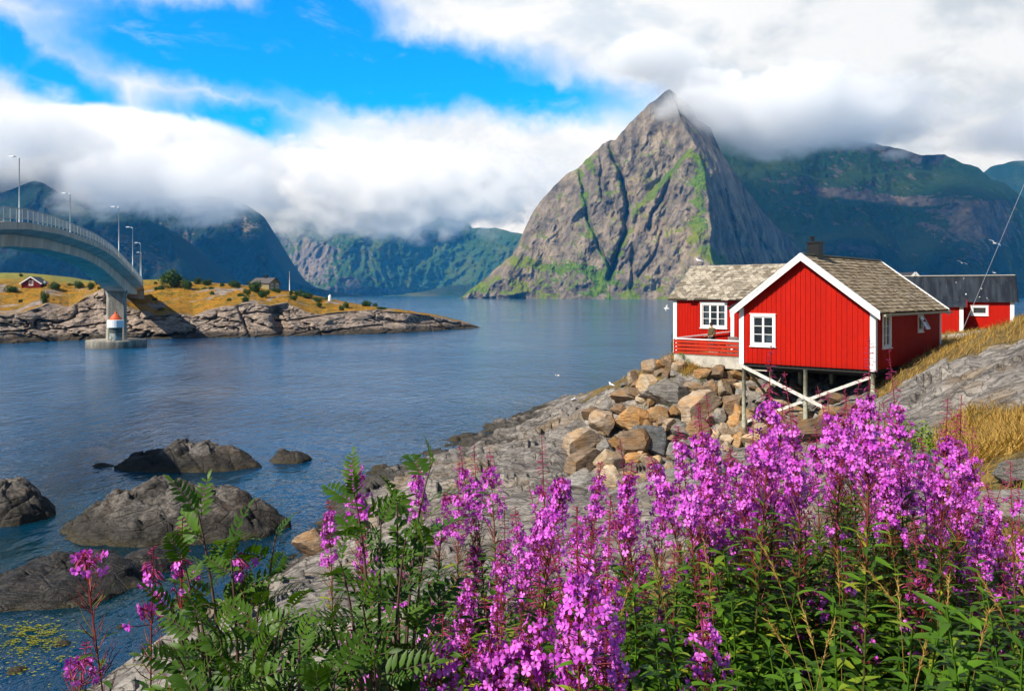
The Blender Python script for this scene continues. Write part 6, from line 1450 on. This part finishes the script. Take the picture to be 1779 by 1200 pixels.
# leafy undergrowth between the flower stems
def undergrowth():
    rs = np.random.default_rng(77); P, D, U, L, Wd, T = [], [], [], [], [], []; S0, S1 = [], []
    n = 0
    while n < 330:
        d = rs.uniform(1.5, 5.0); u = rs.uniform(520, 1860)
        if u < 1000 and rs.uniform() < .55: continue
        x = (u-CX)/F*d; z = float(ground(x, d)); h = rs.uniform(.35, .95) if u > 1050 else rs.uniform(.2, .6)
        vtop = HZ+(CAMZ-z-h)*F/d
        lim = np.interp(u, [520, 700, 900, 1100, 1300, 1500, 1700, 1860], [1090, 1060, 1040, 960, 900, 880, 960, 980])
        if vtop < lim: h -= (lim-vtop)/F*d
        if h < .15: continue
        n += 1; k = int(18+h*40); f = np.linspace(.1, 1, k); th = np.arange(k)*2.4+rs.uniform(0, 6); ln = rs.normal(size=2)*.1
        pos = np.stack([x+ln[0]*f, d+ln[1]*f, z+h*f], -1)
        dd = unit(np.stack([np.cos(th), np.sin(th), rs.uniform(.1, .9, k)], -1)); sz = rs.uniform(.7, 1.15)
        P.append(pos); D.append(dd); U.append(unit(np.cross(np.cross(dd, [0, 0, 1.]), dd)+rs.normal(size=(k, 3))*.2)); L.append(.145*sz*rs.uniform(.7, 1.2, k)*(1.1-.6*f)); Wd.append(.031*sz*rs.uniform(.8, 1.2, k)*(1.1-.5*f)); T.append(rs.uniform(0, 1, k)*.9)
        S0.append(pos[:-1]); S1.append(pos[1:])
    P, D, U, L, Wd, T = map(np.concatenate, (P, D, U, L, Wd, T))
    v, f, k = blades(P, D, U, L, Wd, 4, .4, .28)
    s0, s1 = np.concatenate(S0), np.concatenate(S1); v2, f2 = tubes(s0, s1, np.full(len(s0), .003), np.full(len(s0), .003), 3)
    o = mesh_np('undergrowth', np.concatenate([v, v2]), np.concatenate([f, f2+len(v)]), ml_leaf, attrs={'tone': np.concatenate([np.repeat(T, k), np.full(len(v2), .5)])})
    tag(o, kind='stuff')
undergrowth()
# dry grass
ml_grass = mat('dry_grass', m_leaf, c1=(.30, .15, .025), c2=(.52, .36, .10), tr=.3)
ml_grassg = mat('green_grass', m_leaf, c1=(.05, .11, .012), c2=(.26, .27, .045), tr=.3)
def grass(name, X, Y, hgt, wid, m, seed, lean=.5):
    rs = np.random.default_rng(seed); n = len(X); Z = ground(X, Y)-.02; th = rs.uniform(0, 2*np.pi, n)
    d = np.stack([np.cos(th)*lean+.25, np.sin(th)*lean, np.ones(n)], -1); d = unit(d*rs.uniform(.7, 1.3, (n, 3))); up = unit(np.cross(d, np.stack([-np.sin(th), np.cos(th), np.zeros(n)], -1)))
    L = hgt*rs.uniform(.5, 1.25, n)[:, None]; sd = np.cross(d, up); W_g = wid*rs.uniform(.6, 1.3, n)[:, None]; P = np.stack([X, Y, Z], -1); R_ = []
    for t, w in ((0, .5), (.4, .45), (.75, .3), (1, .04)):
        c = P+d*L*t+np.stack([np.cos(th), np.sin(th), -.4*np.ones(n)], -1)*L*.35*t*t
        R_ += [c+sd*W_g*w, c-sd*W_g*w]
    V = np.stack(R_, 1); b_ = (np.arange(n)*8)[:, None]; Fc = np.concatenate([b_+np.array([[j, j+1, j+3, j+2]]) for j in (0, 2, 4)])
    return tag(mesh_np(name, V.reshape(-1, 3), Fc, m, attrs={'tone': np.repeat(rs.uniform(0, 1, n), 8)}), kind='stuff')
def scatter(seed, n, y0, y1, u0, u1, thr=.5):
    rs = np.random.default_rng(seed); Y = np.exp(rs.uniform(math.log(y0), math.log(y1), n)); u = rs.uniform(u0, u1, n); X = (u-CX)/F*Y
    cl = fbm(X/1.2, Y/1.2, oct=3, seed=seed); k = (soil(X, Y) > thr)&(cl > -.22+.3*rs.normal(size=n)*.3); return X[k], Y[k]
X, Y = scatter(1, 34000, 9, 48, 1380, 1900); grass('dry_grass', X, Y, .34, .016, ml_grass, 1)
X, Y = scatter(2, 9000, 44, 75, 1080, 1900); grass('dry_grass', X, Y, .45, .03, ml_grass, 2)
X, Y = scatter(3, 15000, 2.2, 9.5, 560, 1900, .4); grass('dry_grass', X, Y, .30, .0045, ml_grass, 3)
X, Y = scatter(4, 9000, 1.6, 8, 520, 1900, .4); grass('green_grass', X, Y, .36, .006, ml_grassg, 4)
def tuft_spots(seed, n, u0, u1, v0, v1):
    rs = np.random.default_rng(seed); out = []
    for _ in range(n):
        q = to_ground(rs.uniform(u0, u1), rs.uniform(v0, v1), 25, 62, 260)
        if q is not None: out += [(q[0]+rs.normal()*.13, q[1]+rs.normal()*.13) for _ in range(16)]
    return np.array(out).T
X, Y = tuft_spots(6, 90, 1160, 1288, 628, 652); grass('dry_grass', X, Y, .42, .022, ml_grass, 6)
X, Y = tuft_spots(7, 50, 1100, 1288, 640, 760); grass('green_grass', X, Y, .30, .02, ml_grassg, 7)
# tall bent grass stalks with seed heads
def seed_grass():
    rs = np.random.default_rng(5); V, Fc, T = [], [], []; off = 0
    for (u, vt, d) in [(1455, 955, 2.2), (1390, 1045, 2.0), (1500, 985, 2.4), (1560, 1010, 2.1), (1330, 1075, 2.1), (1610, 1120, 1.9), (1700, 1000, 2.3), (1095, 1020, 2.4), (1130, 960, 2.8), (1450, 1080, 1.8), (1720, 1060, 2.0), (1650, 1000, 2.5), (1010, 1000, 2.6), (1540, 900, 2.9), (1750, 930, 2.7), (1235, 1000, 2.5)]+[(rs.uniform(1000, 1779), rs.uniform(930, 1080), rs.uniform(1.9, 3.4)) for _ in range(4)]:
        tp = px2w(u, vt, d); bx = tp[0]+rs.uniform(-.15, .35); by = d+rs.normal()*.08; b0 = np.array([bx, by, float(ground(bx, by))]); t = np.linspace(0, 1, 14)[:, None]
        C = b0+(tp-b0)*np.concatenate([t**1.8, t**1.8, 1-(1-t)**1.15], 1); r = .0010*(1-.5*t[:, 0])
        v, f = tubes(C[:-1], C[1:], r[:-1], r[1:], 4); V.append(v); Fc.append(f+off); off += len(v); T.append(np.full(len(v), rs.uniform(.3, .9)))
        n = 34; f_ = rs.uniform(.86, 1, n); P = b0+(tp-b0)*np.stack([f_**1.8, f_**1.8, 1-(1-f_)**1.15], -1); dd = unit(unit(tp-C[-3])+rs.normal(size=(n, 3))*.35)
        v, f = tubes(P, P+dd*.016, np.full(n, .002), np.full(n, .0004), 3); V.append(v); Fc.append(f+off); off += len(v); T.append(np.full(len(v), rs.uniform(.4, 1)))
    tag(mesh_np('seed_grass', np.concatenate(V), np.concatenate(Fc), ml_grass, attrs={'tone': np.concatenate(T)}), kind='stuff')
seed_grass()
# shrubs by the rocks
m_lime = mat('lime_leaves', m_leafy, c1=(.06, .12, .01), c2=(.20, .27, .025))
def shrub(u, v, Y, w, h, m, label, seed):
    rs = np.random.default_rng(seed); q = to_ground(u, v, max(4, Y-6), Y+12)
    if q is None: q = px2w(u, v, Y)
    s = w/F*q[1]; hz = h/F*q[1]; o = empty('shrub', (q[0], q[1], q[2]-.08), 0, label, 'shrub')
    lb = [(rs.uniform(-.42, .42), rs.uniform(-.35, .35), rs.uniform(.2, .85), rs.uniform(.12, .24)) for _ in range(12)]; vv, ff = leaf_cloud(rs, 1500, .032, lb); vv = vv*[s, s, hz]
    mesh_np('crown', vv, ff, m, smooth=False, parent=o); mb = MB()
    for l in lb[:9]: mb.tube([(0, 0, -.1), (l[0]*s*.5, l[1]*s*.5, l[2]*hz*.6), (l[0]*s, l[1]*s, l[2]*hz)], [.02, .012, .004], 5)
    mb.build('stem', m_stem, o)
shrub(1578, 815, 12, 95, 110, m_lime, 'yellow green shrub growing before the grey slabs on the right', 3)
shrub(1170, 618, 47, 16, 42, m_bush, 'green shrub at the outer corner of the terrace', 4)
shrub(1192, 632, 45, 22, 26, m_lime, 'yellow green tuft under the terrace base', 6)
# yellow weed afloat in the calm inlet
def seaweed():
    rs = np.random.default_rng(8); V, Fc = [], []; off = 0
    for i in range(1500):
        u, v = rs.normal(58, 34), rs.normal(1108, 13)
        if pn(np.array([u/26.]), np.array([v/7.]), seed=5)[0] < -.02: continue
        if rs.uniform() < .2: u, v = rs.normal(70, 50), rs.normal(1150, 20)
        Y = seaY(v); c = px2w(u, v, Y); r = rs.uniform(.008, .035); k = 8; t = np.linspace(0, 2*np.pi, k, endpoint=False); rr = r*(1+.35*rs.normal(size=k).clip(-1, 1))
        P = np.stack([c[0]+rr*np.cos(t)*1.5, c[1]+rr*np.sin(t), np.full(k, .012+.0004*i*.1)], -1); V.append(np.concatenate([[[c[0], c[1], .03]], P]))
        Fc.append(np.array([[0, 1+j, 1+(j+1) % k, 1+(j+2) % k] for j in range(0, k, 2)])+off); off += k+1
    tag(mesh_np('seaweed', np.concatenate(V), np.concatenate(Fc), plain('yellow_weed', (.17, .18, .012), .6, .35, 9)), kind='stuff')
seaweed()

cloud(-30, 224, 1850, 300, 98, 130, seed=1., cut=.66, dens=.014)
cloud(330, 314, 2050, 330, 112, 150, seed=2., cut=.7, dens=.016)
cloud(660, 330, 3900, 440, 112, 330, seed=3., cut=.72, dens=.014)
cloud(1390, 200, 1780, 310, 82, 320, seed=4., cut=.74, dens=.02)
cloud(1800, 228, 1950, 280, 84, 200, seed=5., cut=.62, dens=.010)
cloud(1212, 148, 1720, 95, 48, 70, seed=6., cut=.72, ns=.012, dens=.03)
cloud(1560, 266, 2000, 90, 26, 90, seed=7., cut=.42, ns=.012, dens=.012)
# clouds added to shade the slopes and the summit, some hanging out of view
cloud(-560, 290, 1900, 400, 130, 420, seed=8., cut=.95, dens=.03)  # unseen, added to shade the left mountain
cloud(130, 268, 2750, 360, 90, 300, seed=10., cut=.9, dens=.03)  # added behind the front bank to shade the middle left mountain
cloud(1128, 98, 1720, 120, 44, 120, seed=11., cut=.8, dens=.02)  # added by the summit to darken its upper face
def shade_cloud(x, y, z, rx, ry, rz, **k):  # high clouds out of view, added for the shade they cast
    V, Fc = ico(3); m = mat('cloud_%d' % len(MATS), m_cloud, **k)
    o = mesh_np('cloud', V, Fc, m); o.location = (x, y, z); o.scale = (rx, ry, rz); return tag(o, kind='stuff')
shade_cloud(275, 1767, 915, 610, 450, 75, seed=12., cut=1.2, dens=.007)  # unseen, shades the right mountain
shade_cloud(-1690, 1925, 690, 430, 130, 65, seed=13., cut=1.2, dens=.03)  # unseen, shades the nearest left mountain
def m_haze(g, b):
    nt = g.nt; nt.nodes.remove(b); out = nt.nodes['Material Output']
    v = g.new('ShaderNodeVolumePrincipled'); v.inputs['Color'].default_value = (.05, .42, 1, 1)
    v.inputs['Absorption Color'].default_value = (1, 1, 1, 1)
    v.inputs['Density'].default_value = 0.68e-4; v.inputs['Anisotropy'].default_value = .0
    nt.links.new(v.outputs[0], out.inputs['Volume'])
hb = MB(); hb.box(-7900, 7900, -450, 7900, -14, 580)
tag(hb.build('haze', mat('haze_air', m_haze)), kind='stuff')
